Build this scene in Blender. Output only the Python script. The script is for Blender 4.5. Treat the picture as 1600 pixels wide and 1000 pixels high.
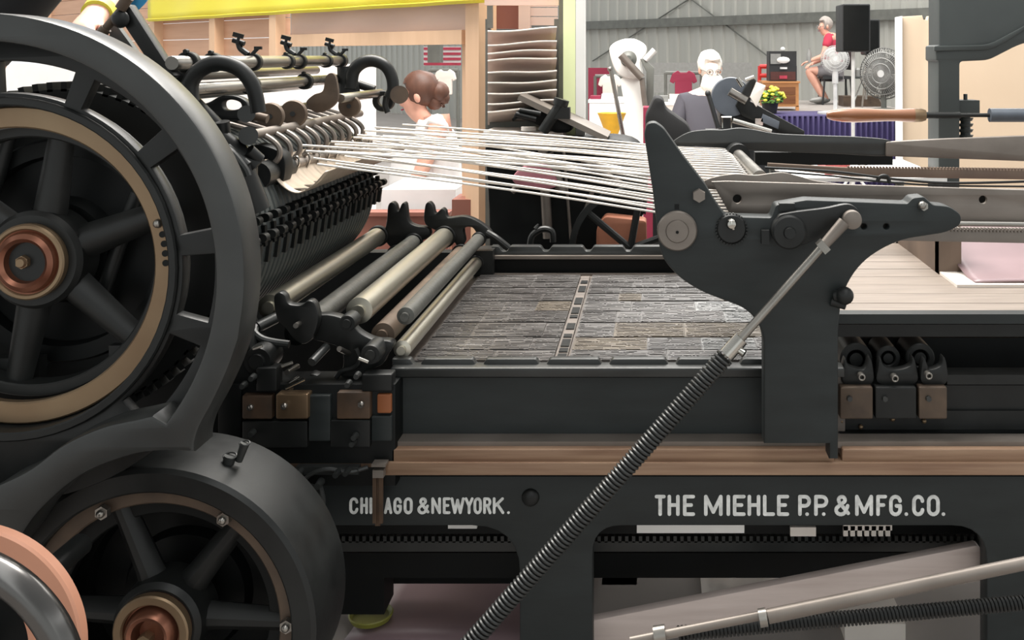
import bpy, bmesh, math, random
from mathutils import Vector, Matrix, noise
random.seed(7)
R = math.radians
for o in list(bpy.data.objects): bpy.data.objects.remove(o)
sc = bpy.context.scene
COL = sc.collection
# ------------------------------------------------------------------ camera, world, light, exposure
EYE, CX, CY, F = 1.6, 1020.0, 88.0, 1600.0
cam = bpy.data.cameras.new('camera'); co = bpy.data.objects.new('camera', cam); COL.objects.link(co)
co.location = (0, 0, EYE); co.rotation_euler = (R(90), 0, 0)
cam.sensor_width = 36; cam.lens = 36*F/1600
cam.shift_x = -(CX-800)/1600; cam.shift_y = -(500-CY)/1600
cam.clip_start = .05; cam.clip_end = 200
sc.camera = co
sc.view_settings.view_transform = 'Standard'; sc.view_settings.look = 'None'
sc.view_settings.gamma = 1; sc.view_settings.use_curve_mapping = False
sc.view_settings.exposure = 0.0
w = bpy.data.worlds.new('world'); sc.world = w; w.use_nodes = True
nt = w.node_tree; bg = nt.nodes['Background']
tc = nt.nodes.new('ShaderNodeTexCoord'); sp = nt.nodes.new('ShaderNodeSeparateXYZ'); nt.links.new(tc.outputs['Generated'], sp.inputs[0])
m1 = nt.nodes.new('ShaderNodeMath'); m1.operation = 'MULTIPLY'; m1.inputs[1].default_value = .38; nt.links.new(sp.outputs['Y'], m1.inputs[0])
m2 = nt.nodes.new('ShaderNodeMath'); m2.operation = 'MULTIPLY_ADD'; m2.inputs[1].default_value = .55; nt.links.new(sp.outputs['Z'], m2.inputs[0]); nt.links.new(m1.outputs[0], m2.inputs[2])
rp = nt.nodes.new('ShaderNodeValToRGB'); nt.links.new(m2.outputs[0], rp.inputs[0])
rp.color_ramp.elements[0].position = 0.0; rp.color_ramp.elements[0].color = (.90, .93, .92, 1)
rp.color_ramp.elements[1].position = .75; rp.color_ramp.elements[1].color = (1.4, 1.39, 1.36, 1)
nt.links.new(rp.outputs[0], bg.inputs[0])
def wm(op, a, b=None, c=None):
    n_ = nt.nodes.new('ShaderNodeMath'); n_.operation = op
    for i_, v_ in enumerate((a, b, c)):
        if v_ is None: continue
        if isinstance(v_, (int, float)): n_.inputs[i_].default_value = v_
        else: nt.links.new(v_, n_.inputs[i_])
    return n_.outputs[0]
zc = wm('MAXIMUM', sp.outputs['Z'], .28)                       # flat-ceiling coordinates: bright world stripes added for streaked reflections, running front to back
u_ = wm('DIVIDE', sp.outputs['X'], zc)
band = wm('SMOOTH_MIN', wm('MAXIMUM', wm('MULTIPLY', wm('SUBTRACT', wm('SINE', wm('MULTIPLY_ADD', u_, 3.1, .9)), .72), 9.0), 0.0), 1.0, .2)
upm = wm('MINIMUM', wm('MAXIMUM', wm('MULTIPLY', wm('SUBTRACT', sp.outputs['Z'], .14), 6.0), 0.0), 1.0)
sky_stripes = wm('ADD', wm('MULTIPLY', band, 2.6), .50)
st_ = wm('ADD', wm('MULTIPLY', upm, sky_stripes), wm('MULTIPLY', wm('SUBTRACT', 1.0, upm), 1.05))
nt.links.new(st_, bg.inputs[1])
def area(name, loc, rot, size, sy, power, color=(1, .96, .9)):
    l = bpy.data.lights.new(name, 'AREA'); l.shape = 'RECTANGLE'; l.size = size; l.size_y = sy; l.energy = power; l.color = color
    o = bpy.data.objects.new(name, l); COL.objects.link(o); o.location = loc; o.rotation_euler = rot
    return o
area('hall_fill', (-.9, 4.3, 5.0), (0, 0, 0), 3.5, 2.0, 620)  # unseen overhead lamp added to brighten the booth and cords
area('hall_fill', (2.0, 12, 6.5), (0, 0, 0), 8, 4, 700)  # second added lamp, lifts the stage and back of the hall

# ------------------------------------------------------------------ helpers
def P(px, py, Y): return Vector(((px-CX)/F*Y, Y, EYE-(py-CY)/F*Y))
def PX(px, Y): return (px-CX)/F*Y
def PZ(py, Y): return EYE-(py-CY)/F*Y

def mat(name, c, rough=.5, metal=0., c2=None, scale=8., amt=.5, bump=0., stretch=(1, 1, 1), spec=.5, rvar=.1, detail=6, em=0):
    m = bpy.data.materials.new(name); m.use_nodes = True
    n = m.node_tree.nodes; L = m.node_tree.links; b = n['Principled BSDF']
    c2 = c2 or tuple(x*.7 for x in c)
    t = n.new('ShaderNodeTexCoord'); mp = n.new('ShaderNodeMapping'); mp.inputs['Scale'].default_value = stretch
    L.new(t.outputs['Object'], mp.inputs[0])
    nz = n.new('ShaderNodeTexNoise'); nz.inputs['Scale'].default_value = scale; nz.inputs['Detail'].default_value = detail
    L.new(mp.outputs[0], nz.inputs['Vector'])
    r = n.new('ShaderNodeValToRGB'); r.color_ramp.elements[0].position = .5-amt*.4; r.color_ramp.elements[1].position = .5+amt*.4
    r.color_ramp.elements[0].color = (*c2, 1); r.color_ramp.elements[1].color = (*c, 1)
    L.new(nz.outputs[0], r.inputs[0]); L.new(r.outputs[0], b.inputs['Base Color'])
    mr = n.new('ShaderNodeMapRange'); mr.inputs['To Min'].default_value = max(.02, rough-rvar); mr.inputs['To Max'].default_value = min(1, rough+rvar)
    L.new(nz.outputs[0], mr.inputs[0]); L.new(mr.outputs[0], b.inputs['Roughness'])
    b.inputs['Metallic'].default_value = metal; b.inputs['Specular IOR Level'].default_value = spec
    if bump:
        bp = n.new('ShaderNodeBump'); bp.inputs['Strength'].default_value = bump; bp.inputs['Distance'].default_value = .004
        L.new(nz.outputs[0], bp.inputs['Height']); L.new(bp.outputs[0], b.inputs['Normal'])
    return m
M = dict(
 iron=mat('black_iron', (.014, .015, .0145), .42, 0, (.006, .0065, .0065), 14, .8, .25, spec=.3),
 ironlite=mat('worn_iron', (.030, .032, .031), .40, .0, (.012, .013, .0125), 9, .9, .25, spec=.5),
 panel=mat('charcoal_paint', (.024, .0285, .0290), .5, 0, (.012, .0145, .0145), 6, .9, .3, (1, 1, 4), spec=.3),
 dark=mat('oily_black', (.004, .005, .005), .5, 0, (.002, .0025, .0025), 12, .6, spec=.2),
 steel=mat('machined_steel', (.33, .31, .285), .3, .9, (.22, .21, .19), 10, .8, .1, rvar=.08),
 chrome=mat('polished_steel', (.55, .53, .49), .18, 1, (.36, .35, .32), 6, .7, rvar=.06),
 rollmetal=mat('oily_roller_steel', (.60, .57, .49), .36, 1, (.42, .40, .33), 2, .9, rvar=.04, stretch=(1, .3, 1), detail=1),
 rubber=mat('roller_rubber', (.10, .10, .09), .4, .2, (.06, .06, .055), 60, .7, .3),
 flatsteel=mat('dull_steel', (.235, .205, .18), .45, .55, (.13, .11, .095), 7, .8, .15, (1, 1, 2)),
 brass=mat('worn_brass', (.25, .18, .11), .38, .7, (.17, .11, .065), 6, .7, .1),
 copper=mat('copper', (.27, .115, .07), .3, .8, (.12, .045, .03), 9, .7, .1),
 bronze=mat('bronze_rail', (.37, .25, .165), .42, .3, (.15, .075, .045), 5, .9, .2, (.6, 1, 12)),
 rust=mat('rust_brown', (.10, .055, .03), .6, .2, (.03, .02, .013), 20, .8, .3),
 orange=mat('orange_rust', (.26, .085, .025), .6, .0, (.2, .06, .02), 12, .6, .2),
 cam=mat('brown_cam', (.12, .082, .055), .55, .3, (.05, .035, .026), 15, .7, .2),
 sheetmetal=mat('tan_sheet_metal', (.50, .42, .34), .38, .5, (.30, .25, .2), 16, .7, .2, (.4, 3, 1)),
 cord=mat('white_cord', (.82, .77, .70), .7, 0, (.68, .62, .56), 40, .5),
 boards=mat('grey_table_boards', (.26, .215, .18), .6, 0, (.15, .12, .098), 5, .8, .2, (1.2, 14, 1)),
 brownwood=mat('brown_wood', (.17, .12, .085), .55, 0, (.09, .06, .045), 6, .7, .2, (1, 1, .2)),
 plank=mat('grey_plank', (.52, .44, .41), .6, 0, (.38, .31, .28), 6, .7, .2, (.5, 1, 6)),
 pine=mat('pine_boards', (.66, .40, .27), .6, 0, (.52, .28, .17), 3, .8, .1, (.6, .6, 8)),
 pinelite=mat('pine_studs', (.74, .50, .33), .6, 0, (.62, .39, .24), 3, .8, .1, (4, 4, .6)),
 redwood=mat('reddish_wood', (.30, .12, .085), .6, 0, (.2, .07, .05), 5, .8, .1, (1, 1, .4)),
 ply=mat('pinkish_plywood', (.64, .49, .42), .65, 0, (.56, .41, .35), 4, .7, .0, (.6, .6, 3)),
 yellow=mat('yellow_vinyl', (.86, .77, .06), .5, 0, (.75, .63, .04), 2, .8, .1, (1, 1, 3)),
 lime=mat('lime_paint', (.86, .93, .55), .5, 0, (.83, .90, .50), 3, .5),
 white=mat('white_paint', (.88, .87, .84), .5, 0, (.82, .81, .78), 4, .5),
 paper=mat('paper', (.80, .74, .68), .7, 0, (.72, .65, .59), 5, .6),
 kraft=mat('grey_brown_paper', (.40, .33, .29), .7, 0, (.30, .25, .21), 4, .7),
 pinkpaper=mat('pink_paper', (.27, .185, .195), .4, 0, (.21, .145, .155), 7, .8, .2),
 wall=mat('galvanised_wall', (.43, .43, .40), .5, .2, (.37, .37, .34), 1.5, .8, 0, (1, 1, .3)),
 girt=mat('grey_girder', (.15, .155, .14), .5, .1),
 beige=mat('beige_board', (.66, .52, .385), .6, 0, (.60, .46, .33), 2, .7),
 cloth=mat('white_cloth', (.88, .87, .86), .8, 0, (.82, .81, .8), 6, .5, .1),
 skinblown=mat('blown_out_skin', (.86, .66, .57), .5, 0, (.8, .6, .52), 12, .6), skin=mat('skin', (.72, .40, .30), .5, 0, (.62, .32, .24), 12, .6),  # the paler skin has overexposure put into its colour, for one face
 hairb=mat('auburn_hair', (.12, .05, .03), .55, 0, (.06, .025, .015), 30, .8, .4, (1, 1, .3)),
 hairw=mat('white_hair', (.9, .88, .82), .7, 0, (.8, .78, .72), 30, .8, .3),
 hairg=mat('grey_hair', (.40, .36, .33), .7, 0, (.3, .27, .25), 30, .8, .3),
 greytee=mat('slate_shirt', (.085, .082, .10), .8, 0, (.065, .062, .078), 6, .8, .1),
 redtee=mat('red_shirt', (.52, .035, .075), .8, 0, (.42, .025, .06), 6, .8, .1),
 blacktee=mat('black_shirt', (.012, .012, .013), .8, 0, (.008, .008, .009), 6, .8),
 bluetee=mat('blue_sleeve', (.03, .25, .5), .8),
 shorts=mat('grey_shorts', (.2, .19, .2), .8),
 maroon=mat('maroon_cloth', (.28, .025, .06), .8, 0, (.22, .018, .045), 5, .7),
 navy=mat('navy_cloth', (.055, .042, .14), .75, 0, (.036, .027, .09), 8, .7, .3, (8, 8, .5)),
 blackpl=mat('black_plastic', (.022, .023, .025), .5),
 greyfan=mat('grey_fan_mesh', (.30, .30, .29), .5, .3, (.24, .24, .23), 20, .6),
 whitefan=mat('white_fan_plastic', (.78, .78, .77), .4),
 oak=mat('orange_oak', (.58, .28, .11), .5, 0, (.46, .2, .07), 4, .8, .1, (1, 1, 6)),
 handle=mat('turned_handle_wood', (.24, .095, .036), .3, 0, (.12, .04, .015), 5, .9, .1, (.4, 4, 4)),
 leaf=mat('leaf_green', (.09, .22, .03), .5), mum=mat('yellow_petals', (.85, .80, .08), .6),
 redpl=mat('red_plastic', (.6, .03, .03), .4), orangepl=mat('yellow_orange_plastic', (.9, .5, .03), .5),
 stagegrey=mat('stage_deck', (.34, .31, .29), .7), clay=mat('tan_clay', (.5, .3, .2), .7),
 concrete=mat('concrete_floor', (.36, .33, .31), .75, 0, (.26, .235, .22), 3, .9, .1),
 letter=mat('white_sign_paint', (.84, .85, .83), .6, 0, (.50, .51, .50), 60, .6, .1),
 teal=mat('grey_green_iron', (.045, .053, .051), .5, 0, (.028, .033, .033), 5, .8, .1),
 purple=mat('lilac_plastic', (.42, .25, .5), .5),
 blueflag=mat('flag_blue', (.05, .06, .2), .8), stripe=mat('flag_red', (.5, .05, .09), .8),
 greyblue=mat('blue_grey_iron', (.10, .115, .14), .4, .2),
)
# forme ink: streaky metal
M['type'] = mat('type_metal', (.19, .18, .175), .36, .4, (.025, .022, .02), 16, .75, .5, (.5, 4, 1), detail=9, rvar=.2)
M['type2'] = mat('inked_type_metal', (.20, .17, .13), .38, .4, (.04, .03, .025), 40, .55, .5, (.35, 4, 1), detail=9, rvar=.2)
M['type3'] = mat('bright_type_metal', (.36, .36, .355), .3, .6, (.03, .03, .03), 60, .5, .6, (.6, 2.2, 1), detail=9, rvar=.15)
M['furn'] = mat('grey_furniture', (.19, .16, .14), .5, .3, (.10, .085, .075), 14, .7, .2, (.4, 3, 1))

class MB:
    def __init__(s): s.bm = bmesh.new()
    def _xf(s, vs, mtx): bmesh.ops.transform(s.bm, matrix=mtx, verts=vs)
    def box(s, c, d, rot=None):
        r = bmesh.ops.create_cube(s.bm, size=1)['verts']
        m = Matrix.Translation(Vector(c)) @ (rot.to_4x4() if rot else Matrix()) @ Matrix.Diagonal((*d, 1))
        s._xf(r, m); return s
    def box2(s, a, b):
        a = Vector(a); b = Vector(b); return s.box((a+b)/2, [abs(x) for x in (b-a)])
    def pbox(s, x0, y0, x1, y1, Y, d):     # outline given at depth Y, going back by d
        a = P(x0, y0, Y); b = P(x1, y1, Y); b.y = Y+d; return s.box2(a, b)
    def cyl(s, a, b, r, r2=None, n=24, cap=True):
        a = Vector(a); b = Vector(b); r2 = r if r2 is None else r2; d = b-a
        v = bmesh.ops.create_cone(s.bm, cap_ends=cap, segments=n, radius1=r, radius2=r2, depth=d.length)['verts']
        s._xf(v, Matrix.Translation((a+b)/2) @ d.to_track_quat('Z', 'Y').to_matrix().to_4x4()); return s
    def sph(s, c, r, n=16, sc=(1, 1, 1), rot=None):
        v = bmesh.ops.create_uvsphere(s.bm, u_segments=n, v_segments=max(6, n//2), radius=r)['verts']
        s._xf(v, Matrix.Translation(Vector(c)) @ (rot.to_4x4() if rot else Matrix()) @ Matrix.Diagonal((*sc, 1))); return s
    def tube(s, pts, r, n=10, closed=False, caps=True):
        pts = [Vector(p) for p in pts]; N = len(pts)
        rs = r if isinstance(r, (list, tuple)) else [r]*N
        rings = []; up = None
        for i, p in enumerate(pts):
            a = pts[i-1] if (i > 0 or closed) else p; b = pts[(i+1) % N] if (i < N-1 or closed) else p
            t = (b-a).normalized()
            if up is None:
                up = Vector((0, 0, 1)) if abs(t.z) < .9 else Vector((0, 1, 0))
                up = (up - t*up.dot(t)).normalized()
            else: up = (up - t*up.dot(t)).normalized()
            sd = t.cross(up)
            rings.append([s.bm.verts.new(p+(up*math.cos(2*math.pi*k/n)+sd*math.sin(2*math.pi*k/n))*rs[i]) for k in range(n)])
        for i in range(N if closed else N-1):
            A = rings[i]; B = rings[(i+1) % N]
            for k in range(n): s.bm.faces.new((A[k], A[(k+1) % n], B[(k+1) % n], B[k]))
        if not closed and caps:
            s.bm.faces.new(rings[0][::-1]); s.bm.faces.new(rings[-1])
        return s
    def lathe(s, c, prof, n=48, axis='Y', closed=False):   # prof: (radius, offset along axis)
        c = Vector(c); rings = []
        for r, h in prof:
            ring = []
            for k in range(n):
                a = 2*math.pi*k/n; u, v = r*math.cos(a), r*math.sin(a)
                o = {'Y': (u, h, v), 'Z': (u, v, h), 'X': (h, u, v)}[axis]
                ring.append(s.bm.verts.new(c+Vector(o)))
            rings.append(ring)
        m = len(rings)
        for i in range(m if closed else m-1):
            A = rings[i]; B = rings[(i+1) % m]
            for k in range(n):
                s.bm.faces.new((A[k], A[(k+1) % n], B[(k+1) % n], B[k]))
        if not closed:
            if prof[0][0] > 1e-6: s.bm.faces.new(rings[0])
            if prof[-1][0] > 1e-6: s.bm.faces.new(rings[-1][::-1])
        return s
    def ring(s, c, ri, ro, d, n=64, b=.003):      # annulus, axis Y, starting at c.y
        return s.lathe(c, [(ri, 0+b), (ri+b, 0), (ro-b, 0), (ro, b), (ro, d-b), (ro-b, d), (ri+b, d), (ri, d-b)], n, 'Y', True)
    def hexb(s, c, r, d, n=6):
        c = Vector(c); return s.cyl(c, c+Vector((0, -d, 0)), r, r*.92, n)
    def grid(s, f, nu, nv, thick=0):
        V = [[s.bm.verts.new(f(i/nu, j/nv)) for j in range(nv+1)] for i in range(nu+1)]
        for i in range(nu):
            for j in range(nv): s.bm.faces.new((V[i][j], V[i+1][j], V[i+1][j+1], V[i][j+1]))
        return s
    def prism(s, loops, Y, d, bev=.003):          # loops: world (X,Z) lists, first outline then holes; solid from Y to Y+d
        cu = bpy.data.curves.new('c', 'CURVE'); cu.dimensions = '2D'; cu.fill_mode = 'BOTH'
        cu.extrude = max(d/2-bev, .0001); cu.bevel_depth = bev; cu.bevel_resolution = 1; cu.offset = -bev
        for lp in loops:
            q = []
            for p in lp:
                if not q or (abs(p[0]-q[-1][0])+abs(p[1]-q[-1][1])) > 2e-4: q.append(p)
            sp_ = cu.splines.new('POLY'); sp_.points.add(len(q)-1); sp_.use_cyclic_u = True
            for i, p in enumerate(q): sp_.points[i].co = (p[0], p[1], 0, 1)
        ob = bpy.data.objects.new('c', cu); COL.objects.link(ob)
        me = bpy.data.meshes.new_from_object(ob.evaluated_get(bpy.context.evaluated_depsgraph_get()))
        me.transform(Matrix.Translation((0, Y+d/2, 0)) @ Matrix.Rotation(R(90), 4, 'X'))
        t = bmesh.new(); t.from_mesh(me); bmesh.ops.remove_doubles(t, verts=t.verts, dist=1e-5); t.to_mesh(me); t.free()
        s.bm.from_mesh(me); bpy.data.objects.remove(ob); bpy.data.curves.remove(cu); bpy.data.meshes.remove(me); return s
    def text(s, txt, x0, y0, x1, y1, Y, d=.002, off=.0):
        cu = bpy.data.curves.new('t', 'FONT'); cu.body = txt; cu.size = 1; cu.extrude = .01; cu.offset = off
        ob = bpy.data.objects.new('t', cu); COL.objects.link(ob)
        me = bpy.data.meshes.new_from_object(ob.evaluated_get(bpy.context.evaluated_depsgraph_get()))
        xs = [v.co.x for v in me.vertices]; ys = [v.co.y for v in me.vertices]
        a = P(x0, y1, Y); b = P(x1, y0, Y)
        for v in me.vertices:
            u = (v.co.x-min(xs))/(max(xs)-min(xs)); t = (v.co.y-min(ys))/(max(ys)-min(ys))
            v.co = Vector((a.x+(b.x-a.x)*u, Y-d if v.co.z > 0 else Y, a.z+(b.z-a.z)*t))
        s.bm.from_mesh(me); bpy.data.objects.remove(ob); bpy.data.curves.remove(cu); bpy.data.meshes.remove(me); return s
    def build(s, name, m, parent=None, smooth=True, origin=None, sub=0, loose=False):
        if not loose:
            bmesh.ops.recalc_face_normals(s.bm, faces=s.bm.faces)
        me = bpy.data.meshes.new(name); s.bm.to_mesh(me); s.bm.free()
        me.materials.append(M[m] if isinstance(m, str) else m)
        o = bpy.data.objects.new(name, me); COL.objects.link(o)
        if parent:
            o.parent = parent; rt = parent
            while rt.parent: rt = rt.parent
            me.transform(Matrix.Translation(-rt.location))
        else:
            if origin is None and len(me.vertices):
                vs = [v.co for v in me.vertices]
                lo = [min(v[i] for v in vs) for i in range(3)]; hi = [max(v[i] for v in vs) for i in range(3)]
                origin = Vector(((lo[0]+hi[0])/2, (lo[1]+hi[1])/2, lo[2]))
            me.transform(Matrix.Translation(-Vector(origin))); o.location = origin
        if smooth:
            try: me.shade_smooth()
            except Exception: pass
            try: me.set_sharp_from_angle(angle=R(35))
            except Exception: pass
        if sub:
            md = o.modifiers.new('s', 'SUBSURF'); md.levels = md.render_levels = sub
        return o
def thing(name, label, cat, loc, group=None):
    o = bpy.data.objects.new(name, None); COL.objects.link(o); o.location = loc; o.empty_display_size = .1
    o['label'] = label; o['category'] = cat
    if group: o['group'] = group
    return o
def tag(o, label, cat, group=None):
    o['label'] = label; o['category'] = cat
    if group: o['group'] = group
    return o
def struct(o): o['kind'] = 'structure'; return o
def copy_tree(o, parent=None):
    c = o.copy(); COL.objects.link(c)
    if parent: c.parent = parent
    for ch in o.children: copy_tree(ch, c)
    return c
def circ(cx, cz, r, n=48, a0=0, a1=360):
    full = abs(a1-a0) >= 360
    m = n if full else n+1
    return [(cx+r*math.cos(R(a0+(a1-a0)*i/n)), cz+r*math.sin(R(a0+(a1-a0)*i/n))) for i in range(m)]
def sector(cx, cz, r0, r1, a0, a1, n=10):
    """rounded annular window"""
    pts = circ(cx, cz, r1, n, a0, a1) + circ(cx, cz, r0, n, a1, a0)
    return rnd([(p[0], p[1], 0) for p in pts], .0, raw=True)
def rnd(pts, r=0, raw=False, k=6):
    """round the corners of a polygon; third item is that corner's own radius"""
    out = []; n = len(pts)
    for i, p in enumerate(pts):
        rr = p[2] if len(p) > 2 else r
        q = Vector(p[:2])
        if rr <= 0: out.append((q.x, q.y)); continue
        a = Vector(pts[i-1][:2])-q; b = Vector(pts[(i+1) % n][:2])-q
        t = min(rr, a.length*.49, b.length*.49)
        a = q+a.normalized()*t; b = q+b.normalized()*t
        for j in range(k+1):
            u = j/k; z = a*(1-u)**2+q*2*u*(1-u)+b*u*u; out.append((z.x, z.y))
    return out
def px(pts, Y, r=0):                       # pixel outline -> world (X,Z) at depth Y
    return [(PX(a, Y), PZ(b, Y)) for a, b in rnd(pts, r)]
def cat(pts, k=6, closed=False):           # Catmull-Rom through points
    pts = [Vector(p) for p in pts]; n = len(pts); out = []
    for i in range(n if closed else n-1):
        g = (lambda j: pts[j % n]) if closed else (lambda j: pts[max(0, min(n-1, j))])
        a, b, c, d = g(i-1), g(i), g(i+1), g(i+2)
        for j in range(k):
            t = j/k; out.append(.5*((2*b)+(c-a)*t+(2*a-5*b+4*c-d)*t*t+(3*b-a-3*c+d)*t**3))
    if not closed: out.append(pts[-1])
    return out
def pxs(pts, Y, k=5): return [(PX(v.x, Y), PZ(v.y, Y)) for v in cat([(a, b) for a, b in pts], k, True)]

# ================================================================== SETTING
struct(MB().box2((-14, -2, -.1), (12, 36, 0)).build('floor', 'concrete', smooth=False))
def backwall():
    m = MB(); A = Vector((-13, 35.2)); B = Vector((7.6, 12.45)); L = (B-A).length; t = (B-A)/L; nrm = Vector((t.y, -t.x))
    if nrm.y > 0: nrm = -nrm
    pit = .31; k = int(L/pit); pr = []
    for i in range(k):
        for u, h in ((0, 0), (.62, 0), (.70, .035), (.92, .035)):
            q = A+t*(i+u)*pit+nrm*h; pr.append(q)
    V = [(m.bm.verts.new((q.x, q.y, 0)), m.bm.verts.new((q.x, q.y, 6))) for q in pr]
    for a, b in zip(V, V[1:]): m.bm.faces.new((a[0], b[0], b[1], a[1]))
    w = struct(m.build('wall_back', 'wall', smooth=False))
    g = MB(); a = A+nrm*.1; b = B+nrm*.1
    for z, r in ((2.27, .07),):
        g.box(((a.x+b.x)/2, (a.y+b.y)/2, z), (L, .12, .17), Matrix.Rotation(math.atan2(t.y, t.x), 3, 'Z'))
    struct(g.build('trim_1', 'girt', smooth=False))
    def wp(u, z): q = A+t*u+nrm*.07; return Vector((q.x, q.y, z))
    def onwall(pxx):
        k_ = (pxx-CX)/F; # ray X=kY ; A.x+t.x u = k(A.y+t.y u)
        return (k_*A.y-A.x)/(t.x-k_*t.y)
    c = MB()
    for (x0, z0, x1, z1) in ((1055, 3.0, 1210, 1.55), (1150, 3.2, 930, 1.5)):
        c.tube([wp(onwall(x0), z0), wp(onwall(x1), z1)], .015, 6)
    struct(c.build('trim_2', 'girt'))
backwall()
# timber booth wall, running obliquely away to the left
WA = Vector((-.70, 4.56)); WD = (Vector((-3.37, 7.0))-Vector((-.75, 4.6))).normalized(); WN = Vector((-WD.y, WD.x))
if WN.y > 0: WN = -WN
def wu(pxx):
    k = (pxx-CX)/F; return (k*WA.y-WA.x)/(WD.x-k*WD.y)
def wpt(u, z, n=0): q = WA+WD*u+WN*n; return Vector((q.x, q.y, z))
WROT = Matrix.Rotation(math.atan2(WD.y, WD.x), 3, 'Z')
def wbox(m, u0, u1, z0, z1, n0, n1):
    c = wpt((u0+u1)/2, (z0+z1)/2, (n0+n1)/2); m.box(c, (abs(u1-u0), abs(n1-n0), abs(z1-z0)), WROT); return m
m = MB(); z = 1.60
while z < 2.9:
    wbox(m, wu(446), wu(-160), z, z+.108, -.03+random.uniform(-.002, .002), 0); z += .112
z = 1.80
struct(m.build('wall_left', 'pine', smooth=False))
m = MB()
for a in (255, 350, 446, -10, 80, 165): wbox(m, wu(a)-.0, wu(a)+.075, 1.58, 2.9, 0, .06)
struct(m.build('trim_3', 'pinelite', smooth=False))
m = MB(); wbox(m, wu(735), wu(455), 1.72, 2.9, -.02, .0); struct(m.build('wall_left_panel', 'ply', smooth=False))
m = MB(); wbox(m, wu(735), wu(452), 1.655, 1.72, -.02, .05); struct(m.build('window_1', 'pinelite', smooth=False))
m = MB(); wbox(m, wu(762), wu(741), 0, 2.9, -.05, .05); wbox(m, wu(741), wu(734), 0, 1.665, -.05, .02); wbox(m, wu(733), wu(722), .6, 1.66, -.05, .0)
struct(m.build('trim_4', 'pinelite', smooth=False))
# upper wall right of the post with clapboards
m = MB(); m.box2((PX(762, 4.75), 4.75, PZ(45, 4.75)), (PX(812, 4.75), 4.8, 2.6)); struct(m.build('wall_panel_back', 'redwood', smooth=False))
m = MB()
for i in range(14):
    zz = PZ(40, 4.7)+i*.042
    m.box((PX(850, 4.7), 4.7, zz+.02), (.125, .03, .038))
m.box2((PX(811, 4.68), 4.66, PZ(46, 4.68)), (PX(829, 4.68), 4.72, 2.6))
m.box2((PX(757, 4.4), 4.4, PZ(8, 4.4)), (PX(872, 4.4), 4.44, PZ(-20, 4.4)))
struct(m.build('trim_5', 'ply', smooth=False))
struct(MB().box2((PX(762, 4.5), 4.48, PZ(44, 4.5)), (PX(770, 4.5), 4.51, 2.7)).build('trim_6', 'girt', smooth=False))
struct(MB().box2((PX(880, 4.3), 4.3, 0), (PX(899, 4.3), 4.42, 2.8)).build('trim_7', 'lime', smooth=False))
struct(MB().box2((PX(899.5, 4.3), 4.3, 0), (PX(914, 4.3), 4.36, 2.8)).build('trim_8', 'white', smooth=False))
struct(MB().box2((PX(871, 4.4), 4.46, 0), (PX(879, 4.4), 4.5, 2.8)).build('trim_9', 'girt', smooth=False))
m = MB(); ub0, ub1 = wu(778), wu(252)
def ban(u, v):
    U = ub0+(ub1-ub0)*u; zz = 1.835+(2.6-1.835)*v
    return wpt(U, zz, .075+.012*math.sin(U*9+v*5)*(1-v*.5))
m.grid(ban, 60, 14); b = m.build('banner', 'yellow', loose=True)
b.modifiers.new('t', 'SOLIDIFY').thickness = .003
tag(b, 'yellow vinyl banner hung along the top of the pine booth wall', 'banner')
h = MB(); h.tube([wpt(ub0+(ub1-ub0)*i/60, 1.850, .09+.012*math.sin((ub0+(ub1-ub0)*i/60)*9)) for i in range(61)], .003, 6)
h.build('hem', 'yellow', b)

# ================================================================== THE PRESS
PR = thing('printing_press', 'large black flatbed cylinder printing press with white lettering on its frame', 'printing press', (-.2, 2.95, 0))
X0, Z0 = -1.208, 1.203
YR = 1.835
# --- upper guard ring casting
m = MB(); S = F/YR; ccx, ccy = CX+X0*S, CY+(EYE-Z0)*S
out = [(ccx+415*math.cos(R(a)), ccy-415*math.sin(R(a))) for a in range(-10, 236, 3)]
low = [(-300, 760), (-180, 900), (-40, 905), (15, 862), (60, 800), (125, 744), (200, 713), (255, 705), (303, 707), (304, 690), (312, 665), (332, 628), (355, 578), (372, 530)]
low = [(v.x, v.y) for v in cat([(a, b) for a, b in low[:9]], 6)]+[(v.x, v.y) for v in cat(low[8:], 5)]
outline = [(PX(a, YR), PZ(b, YR)) for a, b in out+low]
hole = [(ccx+370*math.cos(R(a)), ccy-370*math.sin(R(a))) for a in range(-38, 225, 3)]
hole += [(v.x, v.y) for v in cat([(-240, 740), (-80, 790), (0, 757), (48, 733), (100, 695), (160, 668), (212, 656), (238, 650)], 6)]
m.prism([outline, [(PX(a, YR), PZ(b, YR)) for a, b in hole]], YR, .085, .006)
rim = m.build('guard_ring', 'ironlite', PR)
m = MB(); wins = [sector(X0, Z0, .329, .388, a, b) for a, b in ((93, 71), (65, 42), (35, 11), (4, -15), (-22, -49), (118, 98), (144, 124))]
m.prism([circ(X0, Z0, .437, 96), circ(X0, Z0, .307, 96)]+wins, 1.915, .03, .004)
m.build('guard_web', 'iron', rim)
m = MB(); m.ring((X0, 1.906, Z0), .305, .322, .06); m.build('inner_rim', 'iron', rim)
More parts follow.
